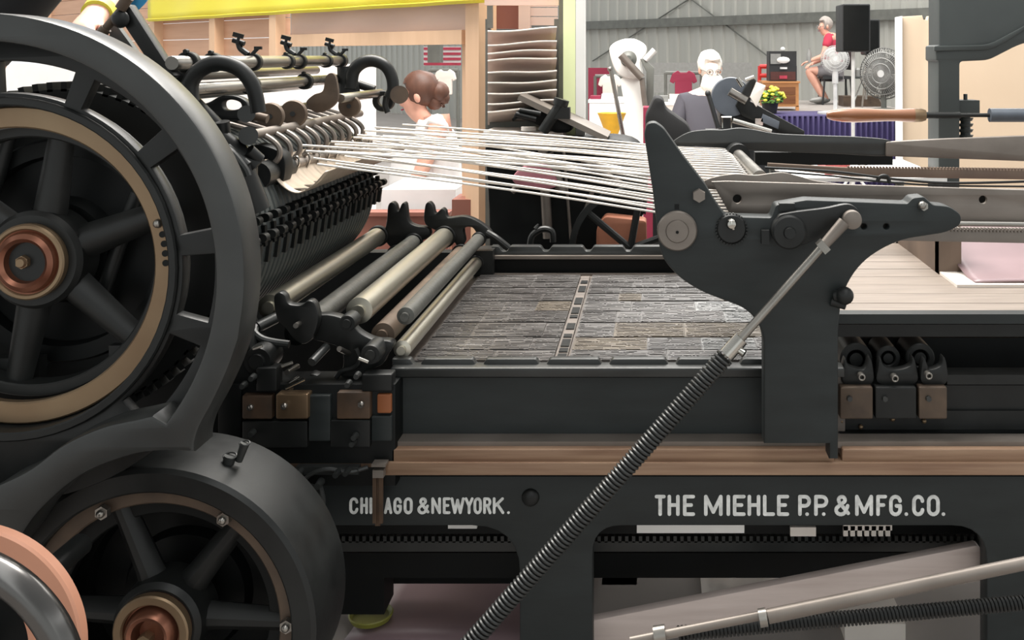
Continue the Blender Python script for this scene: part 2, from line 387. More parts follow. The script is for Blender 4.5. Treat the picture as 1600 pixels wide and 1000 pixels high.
# --- brass rimmed gear wheel
m = MB(); m.ring((X0, 1.945, Z0), .261, .302, .02, 96); bw = m.build('gear_wheel', 'brass', PR)
m = MB(); m.ring((X0, 1.985, Z0), .24, .263, .05, 96); m.build('wheel_rim', 'iron', bw)
for a in (80, 20, -40, -100, -160, 140):
    m = MB(); c, s_ = math.cos(R(a)), math.sin(R(a))
    p0 = Vector((X0+c*.06, 2.03, Z0+s_*.06)); p1 = Vector((X0+c*.252, 2.02, Z0+s_*.252)); sd = Vector((-s_, 0, c))
    for k in range(1):
        q = []
        for p, wd, dp in ((p0, .036, .03), (p1, .026, .02)):
            q.append([m.bm.verts.new(p+sd*(wd*u)+Vector((0, -dp*v, 0))) for u, v in ((-1, 0), (-.75, .6), (-.25, 1), (.25, 1), (.75, .6), (1, 0), (.75, -.6), (-.75, -.6))])
        for i in range(8): m.bm.faces.new((q[0][i], q[0][(i+1) % 8], q[1][(i+1) % 8], q[1][i]))
        m.bm.faces.new(q[0]); m.bm.faces.new(q[1][::-1])
    m.build('spoke', 'iron', bw)
m = MB(); m.lathe((X0, 2.0, Z0), [(.0, -.01), (.088, -.01), (.096, .0), (.096, .06), (0, .06)], 48); m.build('hub', 'iron', bw)
m = MB(); m.lathe((X0, 1.98, Z0), [(.0, .012), (.030, .012), (.036, .006), (.040, -.012), (.047, -.018), (.056, -.013), (.060, -.004), (.066, -.006), (.070, -.002), (.072, .01), (.072, .03)], 48)
m.build('hub_cap', 'copper', bw)['label'] = 'round copper and brass hub cap'
m = MB(); m.ring((X0, 1.972, Z0), .062, .0735, .02, 48); m.build('cap_ring', 'brass', bw)
m = MB(); m.hexb((X0-.007, 1.99, Z0), .014, .02); m.cyl((X0-.007, 1.972, Z0), (X0-.007, 1.965, Z0), .012, .008, 12); m.build('bolt', 'brass', bw)
m = MB()
for i in range(4):
    a = R(12-i*3.7); r = .283; m.cyl((X0+r*math.cos(a), 1.9435, Z0+r*math.sin(a)), (X0+r*math.cos(a), 1.948, Z0+r*math.sin(a)), .0062, n=16)
m.build('rivet_holes', 'dark', bw)
m = MB(); a = R(16.5); m.sph((X0+.28*math.cos(a), 1.944, Z0+.28*math.sin(a)), .009, 12); m.build('screw', 'steel', bw)
# big gear disc behind the wheel
m = MB(); m.lathe((X0, 2.10, Z0), [(0, -.02), (.10, -.02), (.11, .01), (.19, .015), (.195, -.01), (.225, -.01), (.23, .0), (.33, .0), (.33, .05), (0, .05)], 64)
for k in range(72):
    a = 2*math.pi*k/72; m.box((X0+.335*math.cos(a), 2.125, Z0+.335*math.sin(a)), (.02, .05, .012), Matrix.Rotation(-a, 3, 'Y'))
m.build('cylinder_gear', 'dark', PR)
m = MB()
for (a, b, r) in (((30, 560), (75, 575), .012), ((150, 490), (215, 300), .014), ((-10, 300), (20, 190), .014), ((20, 195), (120, 185), .012)):
    m.cyl(P(a[0], a[1], 2.075), P(b[0], b[1], 2.075), r)
m.pbox(-40, 560, 60, 600, 2.04, .03); m.pbox(170, 540, 205, 560, 2.04, .02)
m.build('inner_linkage', 'iron', PR)
# --- lower wheel
LX, LZ = -.941, .518; YL = 1.92
m = MB(); m.lathe((LX, YL, LZ), [(.262, .004), (.266, 0), (.300, 0), (.308, .007), (.310, .08), (.305, .2), (.26, .2), (.26, .06)], 96, 'Y', True)
lw = m.build('lower_wheel', 'iron', PR)
m = MB(); m.ring((LX, YL+.025, LZ), .232, .264, .03, 96); m.build('inner_flange', 'cam', lw)
m = MB(); m.ring((LX, YL+.055, LZ), .2, .25, .03, 96); m.build('wheel_rim', 'dark', lw)
for a in (112, 176, -2, 52, -62, -122):
    m = MB(); c, s_ = math.cos(R(a)), math.sin(R(a)); sd = Vector((-s_, 0, c))
    q = []
    for rr, wd, dp, yy in ((.04, .034, .03, 1.99), (.1, .026, .026, 1.99), (.235, .021, .02, 1.985)):
        p = Vector((LX+c*rr, yy, LZ+s_*rr))
        q.append([m.bm.verts.new(p+sd*(wd*u)+Vector((0, -dp*v, 0))) for u, v in ((-1, 0), (-.75, .6), (-.25, 1), (.25, 1), (.75, .6), (1, 0), (.75, -.6), (-.75, -.6))])
    for A, B in zip(q, q[1:]):
        for i in range(8): m.bm.faces.new((A[i], A[(i+1) % 8], B[(i+1) % 8], B[i]))
    m.bm.faces.new(q[0]); m.bm.faces.new(q[-1][::-1])
    m.build('spoke', 'iron', lw)
m = MB(); m.lathe((LX, 1.935, LZ), [(0, .0), (.075, .0), (.084, .01), (.088, .08), (0, .08)], 48); m.build('hub', 'iron', lw)
m = MB(); m.lathe((LX, 1.92, LZ), [(0, .006), (.024, .006), (.028, 0), (.031, -.014), (.038, -.018), (.044, -.012), (.046, -.002), (.05, .004), (.0705, .006), (.0705, .02)], 48)
m.build('hub_cap', 'copper', lw)['label'] = 'round copper and brass hub cap'
m = MB(); m.ring((LX, 1.915, LZ), .053, .0715, .02, 48); m.build('cap_ring', 'brass', lw)
m = MB(); m.hexb((LX-.008, 1.93, LZ-.01), .014, .024); m.build('bolt', 'brass', lw)
for (a, b) in ((163, 798), (352, 808), (450, 975)):
    m = MB(); p = P(a, b, 1.94); m.hexb(p, .014, .012); m.sph(p+Vector((0, -.014, 0)), .008, 12); m.build('bolt', 'steel', lw)
m = MB(); m.lathe((LX, 2.06, LZ), [(0, 0), (.12, 0), (.13, .02), (.19, .02), (.2, 0), (.255, 0), (.255, .04), (0, .04)], 64); m.build('backing_disc', 'dark', lw)
m = MB(); m.pbox(446, 838, 449, 868, 1.915, .01); 
# oil cups
for i, (a, b, s_) in enumerate(((360, 712, 1.), (383, 692, .75))):
    m = MB(); t = P(a, b, 2.0); f = P(a-10, b+38*s_, 2.0)
    m.cyl(f, t, .009*s_, .012*s_, 20, cap=True); m.tube([t+Vector((math.cos(q)*.0125*s_, math.sin(q)*.008*s_-.002, math.sin(q)*.004*s_)) for q in [k*math.pi/10 for k in range(20)]], .0018, 6, closed=True)
    m.build('oil_cup', 'ironlite', PR)
# --- dark inner casing behind wheels and main side frame
m = MB()
m.prism([px([(-260, 600), (-220, 330), (-120, 330), (60, 330, 60), (330, 420, 80), (400, 560, 40), (400, 600), (618, 600), (618, 712), (618, 760), (-260, 760)], 2.36)], 2.36, .10, .004)
m.build('inner_casing', 'dark', PR)
YM = 2.40
m = MB()
m.prism([px([(-300, 744), (1800, 744), (1800, 1158), (1542, 1158), (1542, 822, 55), (926, 822, 45), (926, 1158), (812, 1158), (812, 822, 75), (300, 822, 30), (300, 1158), (-300, 1158)], YM)], YM, .055, .005)
sf = m.build('side_frame', 'panel', PR)
A_ = lambda cx, cy, rx, ry, a0, a1, n=10: [(cx+rx*math.cos(R(a0+(a1-a0)*k/n)), cy+ry*math.sin(R(a0+(a1-a0)*k/n))) for k in range(n+1)]
GL = {'H': [[(0, 0), (0, 1)], [(1, 0), (1, 1)], [(0, .52), (1, .52)]], 'I': [[(.5, 0), (.5, 1)]], 'T': [[(0, 1), (1, 1)], [(.5, 0), (.5, 1)]],
 'E': [[(1, 1), (0, 1), (0, 0), (1, 0)], [(0, .52), (.75, .52)]], 'F': [[(1, 1), (0, 1), (0, 0)], [(0, .52), (.75, .52)]], 'L': [[(0, 1), (0, 0), (1, 0)]],
 'M': [[(0, 0), (0, 1), (.5, .12), (1, 1), (1, 0)]], 'N': [[(0, 0), (0, 1), (1, 0), (1, 1)]], 'W': [[(0, 1), (.26, 0), (.5, .9), (.74, 0), (1, 1)]], 'Y': [[(0, 1), (.5, .48), (1, 1)], [(.5, .48), (.5, 0)]],
 'A': [[(0, 0), (.5, 1), (1, 0)], [(.2, .3), (.8, .3)]], 'K': [[(0, 0), (0, 1)], [(.95, 1), (.05, .45)], [(.35, .62), (1, 0)]],
 'O': [A_(.5, .72, .5, .28, 0, 180)+A_(.5, .28, .5, .28, 180, 360)+[(1, .72)]], 'C': [A_(.5, .72, .5, .28, 5, 180)+A_(.5, .28, .5, .28, 180, 355)],
 'G': [A_(.5, .72, .5, .28, 5, 180)+A_(.5, .28, .5, .28, 180, 360)+[(1, .48), (.6, .48)]],
 'P': [[(0, 0), (0, 1), (.55, 1)]+A_(.55, .74, .45, .26, 90, -90)+[(0, .48)]], 'R': [[(0, 0), (0, 1), (.55, 1)]+A_(.55, .76, .42, .24, 90, -90)+[(0, .52)], [(.55, .5), (1, 0)]],
 '&': [[(1, .05), (.3, .66)]+A_(.48, .82, .26, .18, 200, -40)+[(.28, .5)]+A_(.4, .24, .38, .24, 120, 330)+[(.95, .48)]], '.': [[(.4, .0), (.6, .0)]]}
def letter(ch, x0, x1, y0, y1, wpx):
    m = MB(); dd = 0; sc_ = YM/F; w_ = wpx*sc_/2; a = P(x0, y1, YM); b = P(x1, y0, YM)
    ax, bx, az, bz = a.x+w_, b.x-w_, a.z+w_, b.z-w_
    if bx < ax: ax = bx = (a.x+b.x)/2
    for k, st in enumerate(GL[ch]):
        pp = [Vector((ax+(bx-ax)*u, YM-.0006, az+(bz-az)*v)) for u, v in st]
        for p in pp: dd += .00004; m.cyl(p+Vector((0, .003, 0)), p-Vector((0, dd, 0)), w_, n=12)
        for p, q in zip(pp, pp[1:]):
            d = q-p
            if d.length > 1e-6:
                dd += .00004; m.box((p+q)/2+Vector((0, .0015-dd/2, 0)), (d.length, .003+dd, 2*w_), Matrix.Rotation(-math.atan2(d.z, d.x), 3, 'Y'))
    return m.build('lettering', 'letter', sf, smooth=False)
for ch, x0, x1 in (('C', 546, 560), ('H', 563, 575), ('I', 577, 582), ('C', 585, 598), ('A', 600, 613), ('G', 615, 628), ('O', 631, 645), ('&', 652, 671), ('N', 674, 689), ('E', 692, 704), ('W', 704, 726), ('Y', 726, 740), ('O', 740, 753), ('R', 755, 768), ('K', 770, 788), ('.', 792, 797)):
    letter(ch, x0, x1, 777, 803, 4.3)
for ch, x0, x1 in (('T', 1023, 1040), ('H', 1043, 1062), ('E', 1067, 1086), ('M', 1100, 1129), ('I', 1135, 1141), ('E', 1145, 1165), ('H', 1168, 1188), ('L', 1192, 1211), ('E', 1214, 1233), ('P', 1247, 1267), ('.', 1258, 1264), ('P', 1272, 1294), ('.', 1284, 1290), ('&', 1303, 1328), ('M', 1336, 1364), ('F', 1369, 1386), ('G', 1389, 1409), ('.', 1413, 1419), ('C', 1425, 1444), ('O', 1448, 1468), ('.', 1471, 1477)):
    letter(ch, x0, x1, 773, 806, 5.6)
for (a, b, r) in ((829, 777, .021), (496, 796, .010), (366, 740, .008)):
    m = MB(); p = P(a, b, YM); m.sph(p, r, 20, (1, .6, 1)); m.build('frame_bolt', 'iron', sf)
# clutter of pins left of the lettering
m = MB()
for (a, b, r) in ((470, 735, .008), (487, 765, .014), (502, 752, .009), (530, 735, .008), (545, 733, .007), (492, 795, .010)):
    p = P(a, b, 2.34); m.cyl(p, p+Vector((0, -.03, 0)), r, r*.8, 14)
m.tube(cat([P(470, 770, 2.35), P(480, 745, 2.33), P(510, 733, 2.33), P(545, 737, 2.34), P(575, 730, 2.35)]), .005, 8)
m.tube(cat([P(495, 800, 2.35), P(505, 785, 2.33), P(500, 760, 2.33)]), .006, 8)
m.pbox(462, 730, 560, 742, 2.34, .03)
m.build('latch_linkage', 'ironlite', PR)
m = MB(); m.pbox(582, 738, 588, 818, 2.33, .006); m.pbox(592, 738, 598, 818, 2.33, .006); m.pbox(586, 745, 594, 822, 2.336, .006); o = m.build('strap', 'rust', PR)
m = MB(); m.pbox(580, 726, 602, 730, 2.32, .03); m.pbox(582, 735, 599, 747, 2.322, .02); m.build('strap_clip', 'flatsteel', o)
# --- bronze rail in two steps
for (x0, x1) in ((612, 1303), (1316, 1800)):
    m = MB(); m.prism([px([(x0, 702, 4), (x1, 702, 4), (x1, 724), (x0, 724)], 2.36)], 2.36, .06, .002); m.build('bed_rail', 'bronze', PR)
m = MB(); m.prism([px([(598, 723), (1800, 723), (1800, 743, 2), (598, 743, 2)], 2.35)], 2.35, .06, .002); m.build('lower_rail', 'bronze', PR)
m = MB(); m.pbox(380, 702, 608, 722, 2.37, .05); m.pbox(400, 724, 596, 730, 2.36, .05); m.build('dark_rail', 'rust', PR)
# --- bed
YB = 2.43
m = MB(); m.pbox(614, 590, 1215, 689, YB, .05); bedp = m.build('bed_panel', 'panel', PR)
m = MB(); m.prism([px([(610, 575, 3), (1320, 575, 3), (1320, 590), (610, 590)], 2.41)], 2.41, .05, .004); m.build('panel_lip', 'ironlite', PR)
m = MB(); m.pbox(612, 690, 1800, 700, 2.38, .05); m.build('lower_lip', 'flatsteel', PR)
ztop = .842
m = MB(); m.box2((-.62, 2.45, .70), (.46, 3.55, ztop)); m.build('bed', 'furn', PR, smooth=False)
def notched(x0, x1, notches, ytop, ybot, Y, d, nw, nd):
    pts = [(x0, ybot), (x0, ytop)]
    for n_ in notches: pts += [(n_-nw, ytop, 3), (n_-nw*.45, ytop+nd, 3), (n_+nw*.45, ytop+nd, 3), (n_+nw, ytop, 3)]
    pts += [(x1, ytop), (x1, ybot)]
    mm = MB(); mm.prism([px(pts, Y)], Y, d, .002); return mm
notched(613, 1196, (651, 749, 848, 946, 1050, 1150), 561, 580, 2.44, .025, 11, 10).build('notched_bar', 'ironlite', PR)
notched(768, 1060, (788, 853, 919, 982), 385, 404, 3.56, .04, 9, 8).build('notched_bar', 'ironlite', PR)
m = MB(); m.pbox(768, 403, 1330, 432, 3.57, .05); m.build('back_panel', 'dark', PR)
m = MB(); m.pbox(745, 428, 1230, 434, 3.53, .02); m.pbox(770, 400, 1060, 405, 3.54, .04); m.build('back_ledge', 'flatsteel', PR)
m = MB(); m.pbox(737, 392, 770, 432, 3.5, .1); m.build('back_post', 'iron', PR)
# far side frame
m = MB(); m.prism([[(-1.7, .9), (-1.7, 0), (-1.45, 0), (-1.45, .42), (1.3, .42), (1.3, 0), (1.5, 0), (1.5, .8), (-.2, .8), (-.6, .9)]], 3.66, .06, .005); m.build('far_frame', 'dark', PR)
# --- type forme (lies on the bed)
TF = thing('type_forme', 'inky grey metal type forme lying on the press bed behind the notched bar', 'type forme', (-.1, 3.0, ztop))
m = MB(); m.box2((-.60, 2.475, ztop), (.40, 3.50, ztop+.006)); m.build('base_plate', 'furn', TF, smooth=False)
rows = [(2.50, 2.585), (2.59, 2.70), (2.71, 2.85), (2.86, 2.98), (2.985, 3.10), (3.11, 3.20), (3.21, 3.28), (3.29, 3.36), (3.37, 3.48)]
for ri, (ya, yb) in enumerate(rows):
    x = -.585
    while x < .34:
        wd = random.choice((.07, .1, .14, .19, .24))
        if x < -.245 < x+wd: wd = -.245-x
        if wd < .02: x = -.20; continue
        x1_ = min(x+wd, .36)
        if x1_-x > .02:
            mt = 'type' if x < -.35 else random.choice(('type', 'type2', 'type'))
            if x > .0 and x < .26 and ri in (1, 3, 4) and random.random() < .7: mt = 'type3'
            if ri > 5 and mt != 'type3': mt = 'type'
            hgt = ztop+.016+random.uniform(-.0008, .0008)
            m = MB(); m.box2((x+.0004, ya+.0005, ztop+.006), (x1_-.0004, yb-.0005, hgt))
            yk = ya+.002; pitch = random.choice((.0065, .008, .011, .016)); 
            while yk+pitch*.7 < yb:
                xk = x+.002+random.uniform(0, .01)
                while xk < x1_-.004:
                    xe = min(xk+random.choice((.006, .012, .02, .035, .05)), x1_-.002)
                    m.box2((xk, yk, hgt-.0002), (xe, yk+pitch*.62, hgt+random.uniform(.0004, .0018))); xk = xe+random.choice((.0015, .003, .006))
                    if random.random() < .12: xk += random.uniform(.01, .04)
                yk += pitch
            m.build('type_block', mt, TF, smooth=False)
        x = x1_
        if abs(x+.245) < .012: x = -.205
m = MB(); m.box2((-.240, 2.50, ztop+.006), (-.212, 3.46, ztop+.016)); m.build('gutter_bar', 'furn', TF, smooth=False)
for (ya, yb) in ((2.51, 2.55), (2.565, 2.60), (2.615, 2.68), (2.70, 2.73), (2.78, 2.84), (2.90, 2.93), (2.95, 3.02), (3.06, 3.14), (3.22, 3.3), (3.34, 3.38)):
    m = MB(); m.box2((-.236, ya, ztop+.016), (-.214, yb, ztop+.0185)); m.build('quoin', 'dark', TF, smooth=False)
# --- impression cylinder
Zc = 1.158; Xc = -1.21
prof = [(0, 0), (.262, 0)]; yy = 0
while yy < 1.24:
    prof += [(.270, yy+.002), (.270, yy+.020), (.263, yy+.023), (.263, yy+.030)]; yy += .032
prof += [(.262, yy), (0, yy)]
m = MB(); m.lathe((Xc, 2.22, Zc), prof, 72); cyl = m.build('impression_cylinder', 'teal', PR)
def gripper(Y, a):
    m = MB(); c, s_ = math.cos(R(a)), math.sin(R(a)); r = .272
    p = Vector((Xc+c*r, Y, Zc+s_*r)); rt = Matrix.Rotation(-R(a), 3, 'Y')
    m.box(p, (.03, .022, .02), rt); m.cyl(p+Vector((c*.012, -.012, s_*.012)), p+Vector((c*.012, .012, s_*.012)), .011, n=12)
    q = Vector((Xc+math.cos(R(a-9))*r, Y, Zc+math.sin(R(a-9))*r)); m.box(q, (.012, .016, .05), Matrix.Rotation(-R(a-9), 3, 'Y'))
    return m
for i in range(20):
    gripper(2.35+i*.06, 11).build('gripper', 'dark', cyl)
    gripper(2.38+i*.06, 2).build('gripper', 'iron', cyl)
m = MB(); m.cyl((-1.208, 1.98, 1.2), (-1.208, 2.4, 1.19), .05); m.build('cylinder_shaft', 'iron', PR)
# --- form rollers
for (x, z_, r, mt, ya, yb, fx) in ((-.94, .985, .030, 'rollmetal', 2.5, 3.5, .03), (-.818, .965, .026, 'rubber', 2.46, 3.5, 0), (-.712, .983, .032, 'rollmetal', 2.47, 3.5, 0),
                      (-.655, .925, .028, 'cam', 2.47, 3.5, 0), (-.595, .975, .021, 'rubber', 2.45, 3.5, 0), (-.603, .895, .021, 'rollmetal', 2.45, 3.5, 0), (-.875, .92, .03, 'dark', 2.5, 3.5, 0)):
    m = MB(); m.lathe((x, ya, z_), [(0, 0), (r*.5, 0), (r*.5, .012), (r, .014), (r, yb-ya-.014), (r*.5, yb-ya-.012), (r*.5, yb-ya), (0, yb-ya)], 36)
    o = m.build('ink_roller', mt, PR)
    m = MB(); m.ring((x, yb-.005, z_), r*.5, r*1.2, .02, 32); m.build('roller_collar', 'iron', o)
# near roller bracket
m = MB()
m.prism([pxs([(474, 486), (490, 492), (515, 492), (540, 500), (562, 520), (585, 531), (608, 533), (614, 541), (604, 556), (596, 570), (574, 582), (562, 600), (548, 624), (520, 634), (500, 622), (486, 600), (484, 585), (498, 588), (510, 598), (528, 594), (536, 566), (530, 545), (508, 536), (488, 530), (470, 512)], 2.42)], 2.42, .035, .005)
nb = m.build('roller_bracket', 'iron', PR)
m = MB(); m.prism([pxs([(427, 466), (436, 457), (445, 462), (450, 474), (462, 477), (472, 476), (480, 470), (488, 471), (494, 480), (497, 502), (488, 528), (474, 538), (458, 530), (446, 514), (432, 498)], 2.39)], 2.39, .03, .005); m.build('fork_plate', 'iron', nb)
m = MB(); m.tube(cat([P(400, 510, 2.44), P(398, 520, 2.42), P(410, 530, 2.41), P(430, 535, 2.41), P(452, 538, 2.41)]), .009, 10); m.cyl(P(400, 512, 2.44), P(430, 497, 2.5), .014); m.build('bracket_arm', 'ironlite', nb)
for (a, b, r, d) in ((413, 556, .034, .05), (585, 548, .024, .04), (545, 503, .02, .02)):
    m = MB(); p = P(a, b, 2.40); m.lathe(p, [(0, -d), (r*.5, -d), (r*.55, -d+.006), (r*.9, -d+.006), (r, -d+.014), (r, .03), (0, .03)], 28); m.build('boss', 'iron', nb)
for (a, b, a2, b2, r, mt) in ((487, 566, 510, 542, .010, 'ironlite'), (530, 545, 545, 552, .006, 'steel'), (455, 606, 470, 596, .006, 'chrome'), (448, 582, 465, 572, .006, 'steel'), (462, 509, 474, 501, .006, 'steel')):
    m = MB(); m.cyl(P(a, b, 2.36), P(a2, b2, 2.42), r, n=16); m.build('pin', mt, nb)
m = MB(); m.tube(cat([P(525, 590, 2.4), P(534, 580, 2.4), P(552, 575, 2.4), P(562, 563, 2.4), P(556, 545, 2.4)]), .006, 8); m.build('hook_rod', 'iron', nb)
# far roller brackets
m = MB(); m.prism([pxs([(600, 372), (604, 345), (606, 322), (612, 316), (618, 320), (622, 330), (628, 318), (634, 320), (638, 345), (650, 353), (668, 356), (672, 368), (660, 376), (640, 378), (628, 392), (614, 390)], 3.5)], 3.5, .04, .005)
fb = m.build('far_bracket', 'iron', PR)
m = MB(); m.prism([pxs([(664, 350), (664, 322), (670, 316), (676, 322), (680, 334), (690, 326), (696, 330), (700, 340), (725, 338), (745, 345), (765, 360), (768, 372), (750, 372), (738, 356), (724, 358), (726, 378), (716, 386), (706, 374), (690, 364)], 3.5)], 3.5, .04, .005); m.build('far_fork', 'iron', fb)
m = MB(); m.tube(cat([P(762, 364, 3.5), P(775, 372, 3.48), P(795, 388, 3.48)]), .012, 10); m.build('far_arm', 'iron', fb)
m = MB(); m.tube(cat([P(828, 385, 3.7), P(832, 368, 3.7), P(848, 358, 3.7), P(862, 362, 3.7), P(864, 378, 3.7)]), .012, 10); m.cyl(P(838, 357, 3.7), P(841, 350, 3.7), .01, .003); m.build('far_hook', 'iron', PR)
# blocks below the bracket
for (x0, y0, x1, y1, mt, Y) in ((378, 618, 425, 655, 'rust', 2.34), (431, 616, 481, 655, 'brass', 2.33), (526, 613, 578, 655, 'rust', 2.34), (589, 616, 611, 646, 'orange', 2.35), (482, 618, 516, 690, 'panel', 2.345), (580, 650, 612, 690, 'panel', 2.35), (340, 600, 377, 690, 'dark', 2.35), (400, 575, 432, 612, 'iron', 2.34), (565, 585, 612, 612, 'iron', 2.345), (516, 656, 578, 700, 'iron', 2.345), (378, 658, 480, 700, 'iron', 2.345)):
    m = MB(); m.prism([px([(x0, y0, 3), (x1, y0, 3), (x1, y1, 3), (x0, y1, 3)], Y)], Y, .04, .003); bl = m.build('bearing_block', mt, PR)
    if mt in ('rust', 'brass'):
        cxx = x1-13 if x0 > 500 else x0+14
        m = MB(); m.hexb(P(cxx, y0+18, Y), .008, .008); m.sph(P(cxx, y0+18, Y-.009), .006, 10); m.build('bolt', 'steel', bl)
for (a, b) in ((397, 588), (546, 598), (396, 675), (556, 680), (383, 600), (560, 585), (553, 690)):
    m = MB(); p = P(a, b, 2.34); m.cyl(p, p+Vector((0, -.02, 0)), .008, .006, 12); m.build('stud', 'ironlite', PR)
# --- delivery bracket (big casting with pointed ear)
YD = 2.30
ear = [(1006, 210, 6), (1010, 193, 6), (1023, 190, 6), (1037, 200, 6), (1068, 244), (1102, 288), (1118, 315), (1134, 338, 8), (1205, 340, 4), (1212, 320, 4), (1260, 312, 3), (1418, 318, 3), (1426, 309, 4), (1444, 307, 4), (1458, 320, 4), (1484, 322, 10), (1503, 336, 8), (1502, 352, 10), (1480, 364, 20), (1400, 376, 40), (1345, 410, 40), (1315, 460, 30), (1310, 520), (1310, 718), (1296, 718), (1296, 694), (1194, 694), (1194, 520, 25), (1170, 484, 25), (1095, 456, 30), (1058, 432, 20), (1032, 400, 20), (1020, 300)]
m = MB(); m.prism([px(ear, YD), circ(PX(1350, YD), PZ(354, YD), .006, 16), circ(PX(1385, YD), PZ(354, YD), .006, 16)], YD, .06, .006)
db = m.build('delivery_bracket', 'panel', PR)
def boss(a, b, prof, mt, name, parent=db, n=40, Y=YD):
    m = MB(); m.lathe(P(a, b, Y), [(0, -prof[0][1])]+[(r, -h) for r, h in prof]+[(prof[-1][0], .01), (0, .01)], n); return m.build(name, mt, parent)
boss(1058, 360, [(.024, .016), (.026, .013), (.026, .012), (.042, .012), (.045, .008)], 'flatsteel', 'round_cap')
boss(1058, 361, [(.0035, .018)], 'dark', 'cap_hole', n=12)
m = MB(); m.lathe(P(1143, 358, YD-.012), [(0, 0), (.030, 0), (.033, .004), (.033, .02), (0, .02)], 40)
for k in range(30):
    a = 2*math.pi*k/30; p = P(1143, 358, YD-.002); m.box(p+Vector((.0345*math.cos(a), 0, .0345*math.sin(a))), (.004, .012, .004), Matrix.Rotation(-a, 3, 'Y'))
rg = m.build('ratchet', 'iron', db)
m = MB(); p = P(1143, 350, YD-.02); m.lathe(p, [(0, -.01), (.009, -.008), (.012, .0), (.012, .01), (0, .01)], 20); m.cyl(P(1143, 345, YD-.025), P(1146, 358, YD-.02), .004); m.build('oiler', 'chrome', rg)
boss(1230, 359, [(.012, .05), (.014, .04), (.034, .038), (.038, .034)], 'iron', 'crank_disc')
m = MB(); m.prism([pxs([(1215, 340), (1235, 332), (1290, 325), (1325, 319), (1342, 330), (1340, 350), (1325, 357), (1300, 362), (1280, 372), (1245, 385), (1215, 372)], YD-.03)], YD-.03, .02, .004); cr = m.build('crank_arm', 'iron', db)
boss(1326, 339, [(.017, .05), (.02, .048), (.0215, .04)], 'flatsteel', 'crank_pin', cr)
m = MB(); m.hexb(P(1092, 305, YD), .016, .016); m.build('hex_bolt', 'flatsteel', db)
m = MB(); m.hexb(P(1441, 321, YD), .011, .016); m.sph(P(1441, 321, YD-.016), .009, 12); m.build('hex_bolt', 'steel', db)
for q in ((1218, 318, 1242, 330, YD-.01, .02), (1190, 360, 1202, 382, YD-.02, .03)):
    m = MB(); m.pbox(*q); m.build('lug', 'iron', db)
m = MB(); m.pbox(1054, 319, 1061, 327, YD-.001, .004); m.build('keyway', 'dark', db)
m = MB(); m.cyl(P(1305, 462, YD-.01), P(1318, 461, YD-.02), .012); m.sph(P(1320, 462, YD-.02), .020, 18); m.cyl(P(1300, 470, YD), P(1322, 478, YD-.01), .012, .009); m.build('knob', 'iron', db)
# --- spring tie rod
def coil(m, a, b, r, wr, pitch, k=14):
    a = Vector(a); b = Vector(b); d = b-a; L = d.length; t = d.normalized(); u = t.orthogonal().normalized(); v = t.cross(u)
    n = int(L/pitch); pts = [a+t*(L*i/(n*k))+(u*math.cos(2*math.pi*i/k)+v*math.sin(2*math.pi*i/k))*r for i in range(n*k+1)]
    return m.tube(pts, wr, 6)
ra, rb = P(1322, 344, 2.235), P(735, 1005, 2.12)
def rl(t): return ra.lerp(rb, t)
m = MB(); m.cyl(rl(.005), rl(.32), .0095); m.cyl(rl(.30), rl(1.03), .006); tr = m.build('tie_rod', 'steel', PR)
m = MB(); m.cyl(rl(.005), rl(.07), .014, .011); m.build('rod_socket', 'flatsteel', tr)
m = MB(); m.box((rl(.065)), (.028, .024, .016), Matrix.Rotation(R(48), 3, 'Y')); m.build('lock_nut', 'steel', tr)
m = MB(); m.cyl(rl(.29), rl(.33), .017); p = rl(.31); m.cyl(p, p+Vector((.022, -.012, -.012)), .008); m.build('spring_collar', 'chrome', tr)
m = MB(); coil(m, rl(.335), rl(1.03), .0175, .0034, .0092); m.build('coil_spring', 'ironlite', tr)
m = MB(); m.cyl(rl(.335), rl(1.03), .0150); m.build('spring_core', 'dark', tr)
# --- slanting pull rods bottom right
m = MB(); a, b = P(985, 1002, 1.95), P(1640, 872, 1.95); m.cyl(a, b, .0085); q = P(1200, 963, 1.95); m.cyl(q, b, .0135, .012); pr = m.build('pull_rod', 'flatsteel', PR)
for q in ((1198, 964, 1186, 966), (1022, 993, 1040, 990)):
    m = MB(); m.cyl(P(q[0], q[1], 1.95), P(q[2], q[3], 1.95), .0165); m.build('rod_collar', 'steel', pr)
m = MB(); a, b = P(1060, 990, 2.02), P(1660, 936, 2.02); coil(m, a, b, .012, .003, .0075); pr2 = m.build('pull_spring', 'iron', PR)
m = MB(); m.cyl(a, b, .0095); m.build('spring_core', 'dark', pr2)
# --- rack and cross members under the bed
m = MB(); Y = 2.62; m.pbox(-200, 846, 1560, 862, Y, .06)
for i in range(100): 
    xx = 480+i*10.8; m.pbox(xx, 838, xx+5, 848, Y, .03)
m.build('gear_rack', 'ironlite', PR)
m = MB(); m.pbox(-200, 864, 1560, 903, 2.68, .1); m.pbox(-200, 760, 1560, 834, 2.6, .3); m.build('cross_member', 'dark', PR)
m = MB(); m.pbox(300, 903, 600, 960, 2.7, .1); m.pbox(500, 880, 830, 912, 2.9, .1); m.build('cross_casting', 'dark', PR)
for q in ((995, 819, 1163, 833), (700, 820, 745, 826)):
    m = MB(); m.pbox(*q, 2.55, .02); m.build('gap_light_strip', 'white', PR)['label'] = 'white strip standing for light through the gap behind the frame opening'  # white colour stands in for light showing through the gap
m = MB(); m.pbox(1235, 824, 1275, 838, 2.56, .01); m.build('pale_rack', 'paper', PR)
m = MB()
for i in range(7): m.pbox(1318+i*11, 822, 1325+i*11, 838, 2.56, .01)
m.pbox(1318, 820, 1394, 829, 2.56, .01); m.build('pale_rack', 'paper', PR)
